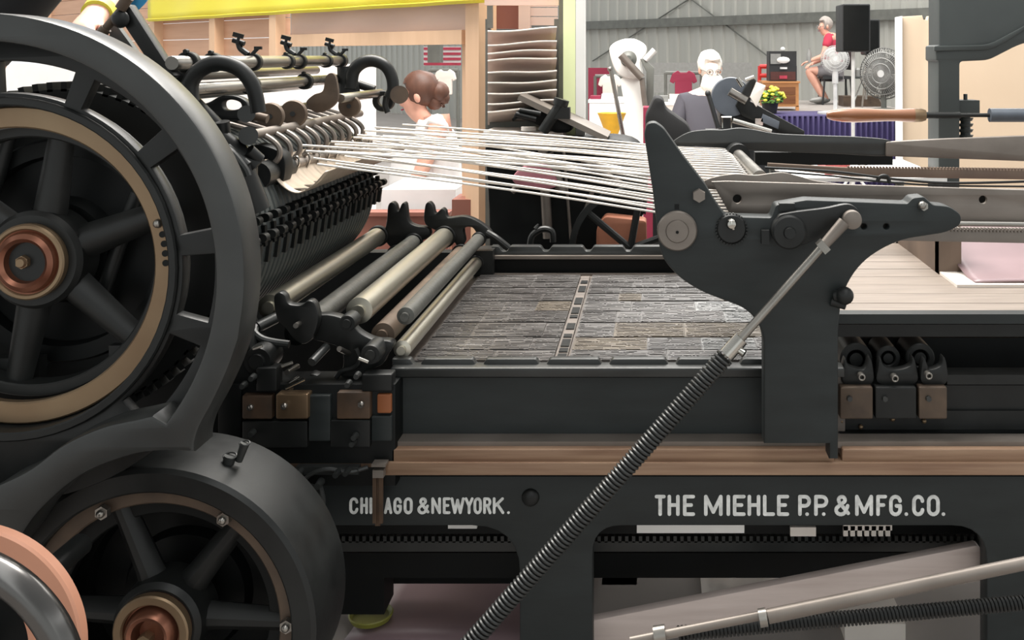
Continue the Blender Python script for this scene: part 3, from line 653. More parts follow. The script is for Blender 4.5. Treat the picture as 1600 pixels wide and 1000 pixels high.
# --- right side: delivery table
ZT = PZ(490, 2.5)
m = MB(); yy = 2.5
k = 0
while yy < 3.62:
    wd = .105; m.box2((.435, yy+.0015, ZT-.02), (2.1, yy+wd-.0015, ZT+random.uniform(-.0005, .0005))); yy += wd; k += 1
tb = m.build('delivery_table', 'boards', PR, smooth=False)
m = MB(); m.pbox(1308, 491, 1800, 506, 2.49, .04); m.build('table_edge', 'panel', tb)
m = MB(); m.pbox(1308, 507, 1800, 526, 2.52, .04); m.build('table_apron', 'iron', tb)
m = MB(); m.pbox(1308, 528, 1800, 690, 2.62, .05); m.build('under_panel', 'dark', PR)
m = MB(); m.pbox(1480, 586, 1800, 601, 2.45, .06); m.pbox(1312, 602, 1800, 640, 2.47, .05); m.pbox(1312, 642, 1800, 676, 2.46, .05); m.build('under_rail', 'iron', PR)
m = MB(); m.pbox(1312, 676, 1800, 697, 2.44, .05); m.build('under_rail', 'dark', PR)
for (x0, x1, cxp, cyp) in ((1313, 1364, 1347, 590), (1368, 1432, 1399, 592), (1436, 1480, 1452, 588)):
    m = MB(); m.prism([px([(x0, 605, 3), (x1, 605, 3), (x1, 655, 3), (x0, 655, 3)], 2.42)], 2.42, .03, .003); bl = m.build('bearing_block', 'cam' if x0 != 1368 else 'iron', PR)
    m = MB(); m.prism([pxs([(x0+6, 600), (x0+4, 575), (x0+8, 560), (x0+14, 572), (cxp, 578), (x1-10, 572), (x1-6, 557), (x1, 572), (x1-2, 600)], 2.44)], 2.44, .03, .004); m.build('fork', 'iron', bl)
    m = MB(); m.ring(P(cxp, cyp, 2.41), .0045, .0085, .02, 20, .001); m.build('tube_end', 'steel', bl)
    m = MB(); m.hexb(P(x0+14, 622, 2.42), .007, .01); m.build('bolt', 'ironlite', bl)
for (a, b, r) in ((1338, 562, .04), (1388, 560, .03), (1438, 560, .036)):
    m = MB(); p = P(a, b, 2.5); m.ring(p, r*.55, r, .1, 32); m.cyl(p, p+Vector((0, .08, 0)), r*.4); m.build('roller_end', 'iron', PR)
for (a, b) in ((1315, 658), (1345, 667), (1395, 655), (1444, 658)):
    m = MB(); m.sph(P(a, b, 2.455), .006, 10); m.build('grease_nipple', 'brass', PR)
for (a, b, c, d, w_) in ((446, 606, 476, 592, .0045), (452, 598, 468, 588, .003), (440, 572, 458, 566, .004), (560, 560, 575, 566, .004), (395, 545, 410, 540, .004)):
    m = MB(); m.cyl(P(a, b, 2.335), P(c, d, 2.34), w_, n=10); m.build('bright_pin', 'chrome', PR)
# near side rail plate
m = MB(); Y = 2.42
m.prism([px([(1112, 284), (1135, 283, 5), (1800, 303), (1800, 350), (1500, 345), (1490, 352), (1205, 352), (1205, 334, 3), (1140, 334, 3)], Y), circ(PX(1152, Y), PZ(311, Y), .0105, 20), circ(PX(1536, Y), PZ(312, Y), .0095, 20)], Y, .012, .0015)
sr = m.build('side_plate', 'flatsteel', PR)
m = MB(); m.pbox(1140, 300, 1170, 325, Y+.03, .004); m.pbox(1526, 303, 1546, 321, Y+.03, .004); m.build('plate_backing', 'dark', sr)
m = MB(); a, b = P(1490, 349, 2.41), P(1800, 353, 2.41); m.cyl(a, b, .0065); m.build('guide_bar', 'steel', sr)
m = MB(); m.prism([px([(1470, 358), (1800, 362), (1800, 384), (1400, 376)], 2.44)], 2.44, .02, .001)
for i in range(60): xx = 1470+i*5.5; m.pbox(xx, 356+(xx-1470)*.012, xx+3, 362+(xx-1470)*.012, 2.435, .02)
m.build('toothed_rack', 'flatsteel', sr)
m = MB(); Y = 2.52; m.prism([pxs([(1100, 284), (1120, 276), (1150, 272), (1180, 274), (1205, 271), (1225, 270), (1250, 276), (1290, 285), (1400, 292), (1800, 300), (1800, 312), (1400, 308), (1250, 300), (1110, 296)], Y)], Y, .012, .001); m.build('cheek_plate', 'flatsteel', PR)
# far side rail
Y = 3.40
m = MB(); m.prism([pxs([(1052, 224), (1062, 214), (1080, 206), (1105, 203), (1130, 203), (1155, 200), (1180, 203), (1215, 209), (1280, 212), (1340, 214), (1392, 220), (1388, 236), (1380, 244), (1300, 240), (1210, 237), (1140, 232), (1080, 228)], Y)], Y, .02, .002); m.build('far_cheek_plate', 'ironlite', PR)
m = MB(); m.prism([px([(1385, 222, 3), (1480, 217), (1800, 205), (1800, 262), (1600, 252), (1384, 244, 3)], Y-.01)], Y-.01, .03, .003); m.build('far_rail', 'flatsteel', PR)
m = MB(); m.prism([px([(1200, 255), (1320, 262), (1800, 270), (1800, 284), (1330, 276), (1200, 262)], 3.3)], 3.3, .02, .001)
for i in range(58): xx = 1325+i*5; m.pbox(xx, 260+(xx-1325)*.012, xx+2.5, 266+(xx-1325)*.012, 3.3, .015)
m.build('toothed_rack', 'brownwood', PR)
for (pts, r) in (([(1195, 262), (1300, 268), (1400, 280), (1500, 286), (1700, 280)], .004), ([(1205, 268), (1300, 275), (1380, 284), (1480, 290), (1700, 292)], .003), ([(1370, 284), (1376, 276), (1386, 276), (1390, 286)], .006)):
    m = MB(); m.tube(cat([P(a, b, 3.1) for a, b in pts]), r, 8); m.build('cable', 'iron', PR)
m = MB(); m.cyl((.268, 2.56, 1.296), (.276, 3.4, 1.28), .019); sh = m.build('cross_shaft', 'steel', PR)
m = MB(); m.cyl((.276, 3.28, 1.282), (.276, 3.4, 1.28), .036); m.build('shaft_collar', 'iron', sh)
m = MB(); m.cyl((.225, 2.5, 1.245), (.225, 3.42, 1.25), .043); m.build('tape_roller', 'iron', PR)
# side guide board and stop on the delivery table
Zt = ZT
m = MB(); x0 = PX(1475, 2.95); m.box2((x0-.015, 2.95, Zt), (x0+.02, 3.6, Zt+.16)); m.box2((x0-.015, 2.95, Zt), (x0+.05, 2.99, Zt+.15)); m.build('side_guide', 'brownwood', PR)
m = MB(); m.cyl((PX(1402, 3.45), 3.45, Zt), (PX(1402, 3.45), 3.45, Zt+.03), .005); m.box((PX(1402, 3.45), 3.45, Zt+.03), (.04, .01, .006)); m.build('stop_pin', 'iron', PR)
# --- tapes
cords = []
N = 15
for i in range(N):
    Y = 2.54+i*(3.40-2.54)/(N-1)
    zr = 1.246; xr = .225; rr = .047
    xl = -.86-.03*math.sin(i*1.7); zl = 1.365+.012*math.sin(i*2.3)
    dY = .012*math.sin(i*3.1)
    pts = [Vector((xl, Y, zl)), Vector((-.3, Y+dY*.4, zl+(zr+rr-zl)*.52+.003)), Vector((.02, Y, zr+rr+.010)), Vector((.17, Y, zr+rr+.002))]
    pts += [Vector((xr+rr*math.sin(R(a)), Y, zr+rr*math.cos(R(a)))) for a in (0, 25, 50, 80, 110, 140, 165)]
    Yl = Y+.025
    pts += [Vector((.1, Yl, zr-rr-.002)), Vector((-.3, Yl, zr-rr+(zl-.03-zr+rr)*.46-.004)), Vector((xl+.02, Yl, zl-.035))]
    m = MB(); m.tube(cat(pts, 4), .0030, 6); m.build('tape_cord', 'cord', PR)
# ---------------------------------------------------- feeder & shaft gear above the cylinder
def rod(x, z, r, y0=2.25, y1=3.5, mt='steel', name='feeder_rod'):
    m = MB(); m.lathe((x, y0, z), [(0, 0), (r*.9, 0), (r, .003), (r, y1-y0-.003), (r*.9, y1-y0), (0, y1-y0)], 24); return m.build(name, mt, PR)
r1 = rod(-1.057, 1.585, .0165); rod(-1.15, 1.553, .014, 2.4, 3.5); r2 = rod(-1.057, 1.524, .0155, 2.35, 3.48)
rod(-1.19, 1.50, .012, 2.5, 3.55); rod(-.97, 1.308, .0135, 2.72, 3.5, 'flatsteel'); rod(-1.02, 1.325, .016, 2.4, 2.82); rod(-.93, 1.475, .014, 3.05, 3.5)
rod(-1.10, 1.44, .014, 2.3, 3.5, 'iron'); rod(-1.0, 1.405, .012, 2.5, 3.5, 'flatsteel')
m = MB(); m.cyl((-.985, 2.55, 1.302), (-.985, 2.74, 1.302), .034); m.cyl((-.985, 2.74, 1.302), (-.985, 2.765, 1.302), .028); m.build('rod_end', 'iron', PR)
for yv, x, z, r in ((2.32, -1.057, 1.585, .026), (3.45, -1.057, 1.585, .024), (2.68, -1.057, 1.524, .025), (3.1, -1.057, 1.524, .025), (2.45, -1.057, 1.585, .024), (2.95, -1.057, 1.585, .022), (3.3, -1.057, 1.585, .022)):
    m = MB(); m.ring((x, yv, z), r*.6, r, .022, 24, .002); m.hexb((x, yv+.005, z+r), .006, .012); m.build('rod_collar', 'iron', PR)
for yv in (2.70, 3.05, 3.46):
    m = MB(); x, z = -1.057, 1.585
    m.ring((x, yv, z), .015, .024, .018, 20, .002); m.tube(cat([(x-.01, yv, z+.02), (x-.03, yv, z+.035), (x-.035, yv, z+.05)]), .008, 8)
    m.cyl((x-.035, yv-.01, z+.045), (x-.03, yv-.01, z+.068), .004); m.box((x-.032, yv-.01, z+.07), (.028, .006, .012), Matrix.Rotation(R(15), 3, 'Y'))
    m.cyl((x-.02, yv, z+.048), (x-.05, yv, z+.058), .007)
    m.cyl((x+.005, yv-.012, z+.02), (x+.02, yv-.012, z+.036), .005); m.box((x+.021, yv-.012, z+.037), (.02, .006, .008))
    m.build('thumb_clamp', 'iron', PR)
# curved arms
def arm(pts, Y, r, name='curved_arm'):
    m = MB(); n = len(pts); cc = cat([P(a, b, Y) for a, b in pts]); m.tube(cc, [r*(1-.15*i/len(cc)) for i in range(len(cc))], 12); return m.build(name, 'iron', PR)
arm([(298, 158), (297, 132), (308, 113), (328, 101), (350, 99), (374, 108), (392, 128), (400, 152), (404, 176)], 2.27, .019)
arm([(548, 138), (552, 112), (566, 98), (584, 95), (602, 103), (612, 120), (614, 140), (608, 152)], 3.4, .0225)
arm([(604, 150), (602, 165), (606, 176)], 3.4, .011)
m = MB(); m.cyl(P(541, 104, 3.42), P(546, 148, 3.42), .03, .036); m.build('arm_bracket', 'iron', PR)
m = MB(); m.ring(P(598, 158, 3.44), .018, .036, .03, 24); m.cyl(P(585, 140, 3.44), P(560, 132, 3.44), .014); m.build('arm_ring', 'iron', PR)
m = MB(); m.cyl(P(624, 148, 3.38), P(624, 148, 3.4), .03); m.build('cam_disc', 'cam', PR)
# cams
for (a, b, Y, r) in ((421, 182, 2.72, .036), (457, 178, 2.86, .038), (545, 166, 3.15, .034)):
    m = MB(); m.lathe(P(a, b, Y), [(0, 0), (r*.94, 0), (r, .004), (r, .016), (0, .016)], 36); cm = m.build('cam_disc', 'cam', PR)
    m = MB(); m.cyl(P(a, b, Y-.006), P(a, b, Y), .007, n=12); m.build('cam_pin', 'iron', cm)
m = MB(); m.prism([pxs([(478, 160), (490, 148), (504, 142), (508, 122), (516, 114), (524, 120), (528, 150), (520, 166), (500, 176), (486, 172)], 3.0)], 3.0, .016, .002); m.build('cam_lobe', 'cam', PR)
# slotted black bracket
m = MB(); Y = 2.5
m.prism([pxs([(300, 168), (325, 160), (345, 150), (368, 150), (384, 158), (390, 172), (400, 180), (396, 190), (360, 188), (335, 196), (305, 200), (285, 190)], Y), pxs([(349, 158), (362, 156), (374, 160), (376, 168), (365, 172), (352, 172), (347, 166)], Y)], Y, .03, .004); m.build('slotted_bracket', 'iron', PR)
m = MB(); m.cyl(P(385, 178, 2.5), P(418, 186, 2.5), .011); m.build('bracket_pin', 'cam', PR)
# lever at the top left
m = MB(); Y = 2.25
m.prism([px([(186, 8, 4), (200, 6, 4), (272, 118), (258, 128), (240, 110), (190, 35)], Y)], Y, .035, .004); lv = m.build('lever', 'iron', PR)
m = MB(); m.cyl(P(164, 46, Y), P(196, 8, Y), .009); m.cyl(P(155, 56, Y), P(166, 44, Y), .012); m.cyl(P(188, 14, Y-.01), P(200, -4, Y-.01), .012); m.build('lever_grip', 'cam', lv)
m = MB(); m.sph(P(188, 30, Y-.01), .02, 16, (1, .5, 1)); m.build('lever_pivot', 'iron', lv)
m = MB(); m.prism([px([(150, 60), (180, 36), (212, 80), (160, 66)], 2.35)], 2.35, .02, .002); m.build('guard_plate', 'teal', PR)
# black castings between wheel and rods
m = MB()
for (p, q, r) in (((262, 110), (300, 118), .026), ((300, 160), (345, 205), .02), ((330, 205), (400, 262), .026), ((388, 235), (405, 250), .016), ((345, 190), (352, 262), .02), ((370, 255), (400, 330), .034), ((250, 100), (292, 150), .02)):
    m.cyl(P(*p, 2.42), P(*q, 2.44), r, n=16)
m.pbox(375, 240, 398, 330, 2.45, .02); m.pbox(300, 180, 345, 240, 2.5, .05)
m.build('bearing_casting', 'iron', PR)
m = MB(); m.prism([pxs([(392, 232), (415, 228), (440, 240), (446, 262), (440, 286), (415, 292), (392, 300)], 2.62)], 2.62, .06, .006); m.build('rod_bearing', 'dark', PR)
m = MB(); m.cyl(P(385, 178, 2.4), P(385, 178, 2.43), .02); m.cyl(P(388, 212, 2.4), P(388, 212, 2.44), .022); m.cyl(P(355, 230, 2.4), P(388, 258, 2.4), .01); m.build('shaft_nut', 'ironlite', PR)
m = MB(); m.tube(cat([P(338, 225, 2.36), P(360, 236, 2.36), P(382, 262, 2.36), P(388, 275, 2.36)]), .008, 8); m.build('stay_rod', 'ironlite', PR)
# curved tape fingers
for i in range(11):
    Y = 2.62+i*.075; x = -1.13
    m = MB(); m.tube(cat([(x-.02, Y, 1.44), (x+.05, Y, 1.425), (x+.13, Y, 1.40), (x+.17, Y, 1.372), (x+.175, Y, 1.345), (x+.16, Y, 1.325)]), .0075, 8); m.build('sheet_finger', 'flatsteel', PR)
for i in range(9):
    Y = 2.75+i*.085
    m = MB(); m.tube(cat([(-.97, Y, 1.325), (-.955, Y, 1.33), (-.95, Y, 1.312), (-.96, Y, 1.29)]), .003, 6); m.build('wire_ring', 'steel', PR)
# curved sheet-metal guard
gpr = cat([Vector(q) for q in ((-.985, 0, 1.338), (-.965, 0, 1.302), (-.935, 0, 1.268), (-.900, 0, 1.254), (-.862, 0, 1.275), (-.832, 0, 1.308))], 4)
m = MB(); m.grid(lambda u, v: gpr[round(u*20)]+Vector((0, 2.60+.92*v, 0)), 20, 24); o = m.build('sheet_guard', 'sheetmetal', PR, loose=True); o.modifiers.new('t', 'SOLIDIFY').thickness = .003
for i in range(12):
    m = MB(); m.box((-.905, 2.64+i*.075, 1.2585), (.05, .016, .003)); m.build('guard_tab', 'steel', o)

# ================================================================== other foreground things
HW = thing('handwheel', 'round wheel with polished rim and copper face at the lower left, before the press', 'handwheel', (PX(-50, 1.5), 1.5, 0))
hx, hz = PX(-60, 1.53), PZ(1010, 1.53)
m = MB(); m.lathe((hx, 1.53, hz), [(.10, 0), (.175, 0), (.178, .004), (.178, .02), (.10, .02)], 96, 'Y', True); m.build('face_disc', mat('copper_face', (.62, .30, .19), .45, .1, (.54, .25, .16), 3, .6), HW)
m = MB(); wx, wz = PX(-110, 1.42), PZ(1090, 1.42); m.lathe((wx, 1.42, wz), [(.197+.0225*math.cos(a), .0225*math.sin(a)) for a in [2*math.pi*k/20 for k in range(20)]], 96, 'Y', True); m.build('rim', mat('dark_polished_rim', (.16, .155, .15), .25, .9, (.09, .088, .085), 5, .6), HW)
m = MB(); m.lathe((hx, 1.545, hz), [(0, 0), (.11, 0), (.11, .01), (0, .01)], 48); m.build('back_plate', 'dark', HW)
m = MB(); m.cyl((hx, 1.44, hz), (hx, 1.85, hz), .02); m.build('axle', 'iron', HW)
m = MB(); m.lathe((hx, 1.52, hz), [(0, -.02), (.03, -.02), (.035, 0), (.035, .03), (0, .03)], 32)
for a in (20, 110, 200, 290): m.cyl((hx, 1.46, hz), (wx+.19*math.cos(R(a)), 1.42, wz+.19*math.sin(R(a))), .009)
m.build('spokes', 'iron', HW)
m = MB(); m.box2((hx-.05, 1.62, 0), (hx+.02, 1.68, hz-.0)); m.build('stand', 'dark', HW)
# leaning plank
m = MB(); a, b = P(930, 992, 2.26), P(1537, 869, 2.26); 
m.prism([px([(880, 980), (925, 970), (1527, 852, 4), (1536, 862, 6), (1533, 908, 3), (925, 1022), (880, 1032)], 2.47)], 2.47, .03, .003)
tag(m.build('plank', 'plank'), 'grey wooden plank slanting across the lower right opening of the press frame', 'plank')
# paper pile on the delivery table
PP = thing('paper_stack', 'pile of pinkish printed sheets curling up on the grey delivery table', 'paper stack', (PX(1570, 2.9), 3.05, Zt))
def sheet(u, v):
    X = PX(1500, 2.9)+.5*u; Y = 2.80+.42*v
    z = Zt+.012+.12*max(0, v-.15)**1.2
    return Vector((X+.012*(1-v)*(u < .01), Y, z+.004*math.sin(u*5)))
m = MB(); m.grid(sheet, 14, 14); o = m.build('top_sheet', 'pinkpaper', PP, loose=True); o.modifiers.new('t', 'SOLIDIFY').thickness = .004
m = MB(); m.box2((PX(1492, 2.8), 2.78, Zt), (PX(1492, 2.8)+.52, 3.2, Zt+.008)); m.build('bottom_sheets', 'paper', PP)
# litter on the floor seen under the press
for nm, q, mt, lb, ct in (('paper_sheet', [(1080, 905), (1180, 900), (1190, 935), (1090, 945)], 'paper', 'creased white paper sheet under the press, right of the frame leg', 'paper'),
                      ('cardboard_box', None, None, None, None)):
    if q:
        Yq = 3.3; x0, x1 = PX(1090, Yq), PX(1240, Yq)
        m = MB(); m.grid(lambda u, v: Vector((x0+(x1-x0)*u, 3.0+.55*v, .012+.02*math.sin(u*7+v*3)**2)), 10, 10); o = m.build(nm, mt, loose=True); o.modifiers.new('t', 'SOLIDIFY').thickness = .002
        tag(o, lb, ct)
BX = thing('cardboard_box', 'white box on the floor under the press at the lower right', 'box', (PX(1370, 2.85), 2.95, 0))
m = MB(); m.box2((PX(1320, 2.8), 2.8, 0), (PX(1415, 2.8), 3.1, PZ(975, 2.8))); m.build('box_body', 'paper', BX)
m = MB(); m.box2((PX(940, 3.1), 3.1, 0), (PX(995, 3.1), 3.4, PZ(920, 3.1))); tag(m.build('cardboard_box', 'clay'), 'small brown cardboard box beside the press frame leg', 'box')
m = MB(); m.box2((PX(1070, 3.2), 3.2, 0), (PX(1083, 3.2), 3.24, PZ(880, 3.2))); tag(m.build('wooden_post', 'paper'), 'short pale wooden post standing under the press', 'post')
def floorpatch(u, v): return Vector((PX(540, 2.8)+(.62)*u+.05*v, 2.78+.42*v, .013+.006*math.sin(u*6)))
m = MB(); m.grid(floorpatch, 8, 6); o = m.build('cloth', 'pinkpaper', loose=True); o.modifiers.new('t', 'SOLIDIFY').thickness = .004; tag(o, 'dusty pink cloth lying on the floor under the press, left of the leg', 'cloth')
m = MB(); m.lathe((PX(590, 2.95), 2.88, .02), [(0, .0), (.055, .0), (.062, .014), (.058, .016), (.05, .006), (0, .006)], 32, 'Z'); tag(m.build('shallow_dish', mat('olive_yellow_tin', (.32, .32, .06), .4)), 'yellow shallow dish on the pink cloth under the press', 'dish')

# ================================================================== PEOPLE
def skin(name, nodes, edges, mt, parent, sub=1):
    keys = list(nodes); me = bpy.data.meshes.new(name)
    root = parent
    while root.parent: root = root.parent
    me.from_pydata([Vector(nodes[k][0])-root.location for k in keys], [(keys.index(a), keys.index(b)) for a, b in edges], [])
    o = bpy.data.objects.new(name, me); COL.objects.link(o); o.parent = parent
    md = o.modifiers.new('skin', 'SKIN'); md.use_smooth_shade = True
    for i, k in enumerate(keys):
        r = nodes[k][1]; r = r if isinstance(r, tuple) else (r, r)
        me.skin_vertices[0].data[i].radius = r; me.skin_vertices[0].data[i].use_root = (i == 0)
    s = o.modifiers.new('sub', 'SUBSURF'); s.levels = s.render_levels = sub+1
    me.materials.append(M[mt]); return o
def hand(nodes, edges, wrist, tip, side, pre, curl=Vector((0, 0, -.02))):
    w = Vector(nodes[wrist][0]); d = (Vector(tip)-w); L = d.length; d = d.normalized(); s = Vector(side).normalized()
    nodes[pre+'p'] = (w+d*.05, (.032, .018)); edges.append((wrist, pre+'p'))
    for i, (o, l) in enumerate(((-.028, .070), (-.010, .082), (.010, .078), (.027, .062))):
        a, b, c = pre+'a%d' % i, pre+'b%d' % i, pre+'c%d' % i
        nodes[a] = (w+d*.085+s*o, .0095); nodes[b] = (w+d*(.085+l*.5)+s*o*1.15+curl*.5, .0088); nodes[c] = (w+d*(.085+l*.85)+s*o*1.2+curl*1.6, .0075)
        edges += [(pre+'p', a), (a, b), (b, c)]
    nodes[pre+'t0'] = (w+d*.045-s*.035, .011); nodes[pre+'t1'] = (w+d*.08-s*.055+curl*.5, .0095); edges += [(pre+'p', pre+'t0'), (pre+'t0', pre+'t1')]
def person(name, label, loc, J, clothes, hairm, facing, hair='short', glasses=False, skm='skin', shoes=False):
    """J: joint -> world position. facing: unit vector the face looks to."""
    T = thing(name, label, 'person', loc); f = Vector(facing).normalized(); J = {k: Vector(v) for k, v in J.items()}
    h = J['head']; up = Vector((0, 0, 1))
    N = {'pelvis': (J['pelvis'], (.15, .12)), 'waist': (J['pelvis'].lerp(J['chest'], .5), (.135, .11)), 'chest': (J['chest'], (.155, .12)),
         'neck0': (J['chest'].lerp(h, .48), (.06, .06)), 'jaw': (h+up*-.065+f*.022, (.052, .058)), 'face': (h+f*.012, (.074, .084)), 'crown': (h+up*.065-f*.012, (.066, .074)),
         'nose': (h+f*.105-up*.018, .012)}
    E = [('pelvis', 'waist'), ('waist', 'chest'), ('chest', 'neck0'), ('neck0', 'jaw'), ('jaw', 'face'), ('face', 'crown'), ('face', 'nose')]
    for s in 'lr':
        if s+'sh' in J:
            N[s+'sh'] = (J[s+'sh'], .06); N[s+'el'] = (J[s+'el'], .042); N[s+'fa'] = (J[s+'el'].lerp(J[s+'wr'], .35), .04); N[s+'wr'] = (J[s+'wr'], (.028, .024))
            E += [('chest', s+'sh'), (s+'sh', s+'el'), (s+'el', s+'fa'), (s+'fa', s+'wr')]
            d = (J[s+'wr']-J[s+'el']).normalized(); sd = d.cross(up) if abs(d.z) < .9 else f.cross(d)
            hand(N, E, s+'wr', J[s+'wr']+d*.18, sd, s+'h')
        N[s+'hip'] = (J[s+'hip'], .095); N[s+'kn'] = (J[s+'kn'], .06); N[s+'calf'] = (J[s+'kn'].lerp(J[s+'an'], .3), .058); N[s+'an'] = (J[s+'an'], .038); N[s+'toe'] = (J[s+'an']+f*.16-up*.05, (.042, .028)); N[s+'heel'] = (J[s+'an']-f*.04-up*.05, .035)
        E += [('pelvis', s+'hip'), (s+'hip', s+'kn'), (s+'kn', s+'calf'), (s+'calf', s+'an'), (s+'an', s+'heel'), (s+'heel', s+'toe')]
    skin('body', N, E, skm, T)
    if shoes:
        for s in 'lr': m = MB(); m.sph(J[s+'an']+f*.06-up*.045, .1, 16, (.5, 1.4, .42), f.to_track_quat('Y', 'Z').to_matrix()); m.build('shoe', 'greyfan', T)
    for cn, cm, ks, grow in clothes:
        if cn == 'shirt':
            SN = {'chest': (J['chest']+Vector((0, 0, -.01)), (.175, .145)), 'low': (J['pelvis'], (.175, .145)), 'mid': (J['pelvis'].lerp(J['chest'], .5), (.165, .14)), 'col': (J['chest'].lerp(h, .34), (.075, .075))}
            SE = [('chest', 'mid'), ('mid', 'low'), ('chest', 'col')]
            for s in 'lr':
                if s+'sh' in J:
                    SN[s+'s'] = (J[s+'sh'], .078); SN[s+'e'] = (J[s+'sh'].lerp(J[s+'el'], ks), .064); SE += [('chest', s+'s'), (s+'s', s+'e')]
            skin('shirt', SN, SE, cm, T)
        else:
            SN = {'p': (J['pelvis'], (.168, .14))}; SE = []
            for s in 'lr':
                SN[s+'h'] = (J[s+'hip'], .112); k_ = J[s+'kn'] if ks >= 1 else J[s+'hip'].lerp(J[s+'kn'], ks)
                SN[s+'k'] = (k_, .082); SE += [('p', s+'h'), (s+'h', s+'k')]
                if ks > 1: SN[s+'a'] = (J[s+'an'], .062); SE += [(s+'k', s+'a')]
            skin(cn, SN, SE, cm, T)
    rt = f.to_track_quat('Y', 'Z').to_matrix()
    m = MB(); m.sph(h+up*.045-f*.02, .108, 24, (.84, 1.0, 1.0), rt)
    for v in list(m.bm.verts):
        d = v.co-h
        if d.dot(f) > .045 and d.z < .075: v.co -= f*(d.dot(f)-.03)
        if d.z < -.055 and hair == 'short': v.co.z = h.z-.055
        v.co += Vector(noise.noise_vector(v.co*25))*.008
    if hair == 'bun':
        m.sph(h-f*.125+up*.0, .062, 16); m.sph(h-f*.10+up*-.05, .05, 12); m.sph(h-f*.15-up*.04, .04, 12)
        for i in range(14):
            a = h-f*.13+Vector(noise.noise_vector(Vector((i*3.1, 0, 0))))*.05; m.tube([a, a+Vector((.03*math.sin(i), .02*math.cos(i*2), -.07))], .009, 6)
    m.build('hair', hairm, T)
    if hair == 'beard':
        pass
    sdv = f.cross(up)
    for s in (-1, 1):
        m = MB(); m.sph(h+f*.084+sdv*s*.032+up*.012, .009, 10); m.build('eye', 'hairg', T)
        m = MB(); m.sph(h+sdv*s*.083-f*.005, .03, 10, (.4, .6, 1), rt); m.build('ear', 'skin', T)
    m = MB(); m.box(h+f*.086-up*.05, (.045, .012, .008), rt); m.build('mouth', 'maroon', T)
    if glasses:
        m = MB()
        for s in (-1, 1): m.tube([h+f*.1+sdv*(s*.034+.024*math.cos(a))+up*(.012+.02*math.sin(a)) for a in [k*math.pi/6 for k in range(12)]], .0035, 6, closed=True)
        for s in (-1, 1): m.tube([h+f*.1+sdv*s*.058+up*.012, h+sdv*s*.088+up*.012], .003, 6)
        m.build('glasses', 'greyfan', T)
    return T
# woman leaning at the white table
Y = 5.9; hc = P(652, 152, Y)
person('person', 'woman in a white sleeveless top with auburn hair tied back, seen through the booth opening', (PX(680, Y), Y, 0),
 dict(head=hc, chest=P(680, 224, Y), pelvis=P(690, 335, Y), lsh=P(688, 194, Y-.17), lel=P(655, 275, Y-.25), lwr=P(622, 315, Y-.28), rsh=P(668, 197, Y+.17), rel=P(640, 280, Y+.22), rwr=P(612, 318, Y+.2),
  lhip=P(688, 360, Y-.09), rhip=P(688, 360, Y+.09), lkn=(PX(688, Y)-.03, Y-.1, .5), rkn=(PX(688, Y)-.03, Y+.1, .5), lan=(PX(690, Y), Y-.1, .08), ran=(PX(690, Y), Y+.1, .08)),
 [('shirt', 'cloth', .12, 0), ('trousers', 'cloth', 2, 0)], 'hairb', (-1, -.15, -.25), 'bun')
WO = bpy.data.objects['person']; m = MB(); m.lathe(P(664, 345, Y), [(0, 0), (.20, 0), (.205, .12), (.19, .30), (.165, .42), (.10, .47), (0, .48)], 32, 'Z')
for v in m.bm.verts: v.co += Vector(noise.noise_vector(v.co*6))*.02
m.build('glare_bulk', 'cloth', WO)  # white bulk added to fill the overexposed area around her shirt
# white-haired man in the middle
Y = 7.6; hc = P(1110, 110, Y)
T = person('person', 'white-haired bearded man in a slate grey shirt standing behind the small presses', (PX(1112, Y), Y, 0),
 dict(head=hc, chest=P(1100, 166, Y), pelvis=P(1090, 270, Y), lsh=P(1068, 158, Y-.02), lel=P(1052, 215, Y-.1), lwr=P(1070, 250, Y-.25), rsh=P(1140, 158, Y), rel=P(1156, 215, Y-.1), rwr=P(1140, 250, Y-.2),
  lhip=P(1080, 285, Y), rhip=P(1104, 285, Y), lkn=(PX(1076, Y), Y, .45), rkn=(PX(1106, Y), Y, .45), lan=(PX(1076, Y), Y, .08), ran=(PX(1106, Y), Y, .08)),
 [('shirt', 'greytee', .7, 0), ('trousers', 'blacktee', 2, 0)], 'hairw', (.25, -1, -.25), 'short', True, 'skinblown')
m = MB(); ff = Vector((.25, -1, -.25)).normalized(); m.sph(hc+ff*.045-Vector((0, 0, .085)), .085, 18, (1, .8, 1.1))
for v in m.bm.verts: v.co += Vector(noise.noise_vector(v.co*25))*.01
m.build('beard', 'hairw', T)
# seated man on the stage
Y = 14.6; hc = P(1288, 42, Y); SZ = PZ(163, Y)
T = person('person', 'man in red shirt and grey shorts seated on the stage, holding a bottle', (PX(1300, Y), Y, SZ),
 dict(head=hc, chest=P(1298, 66, Y), pelvis=P(1306, 112, Y), lsh=P(1296, 58, Y-.18), lel=P(1286, 88, Y-.25), lwr=P(1268, 94, Y-.2), rsh=P(1300, 58, Y+.18), rel=P(1290, 90, Y+.2), rwr=P(1272, 98, Y+.12),
  lhip=P(1302, 112, Y-.1), rhip=P(1302, 112, Y+.1), lkn=P(1262, 110, Y-.14), rkn=P(1266, 112, Y+.14), lan=P(1284, 150, Y-.14), ran=P(1290, 152, Y+.12)),
 [('shirt', 'redtee', .6, 0), ('shorts', 'shorts', .75, 0)], 'hairg', (-1, -.35, -.1), 'short', True, shoes=True)
m = MB(); q = P(1264, 97, Y-.2); m.lathe(q, [(0, 0), (.035, 0), (.035, .12), (.014, .16), (.014, .2), (0, .2)], 16, 'Z'); tag(m.build('bottle', 'greyfan'), 'pale drink bottle held by the seated man in red', 'bottle')
ST = thing('chair', 'dark chair the man in red sits on, on the stage', 'chair', (PX(1305, Y), Y, SZ))
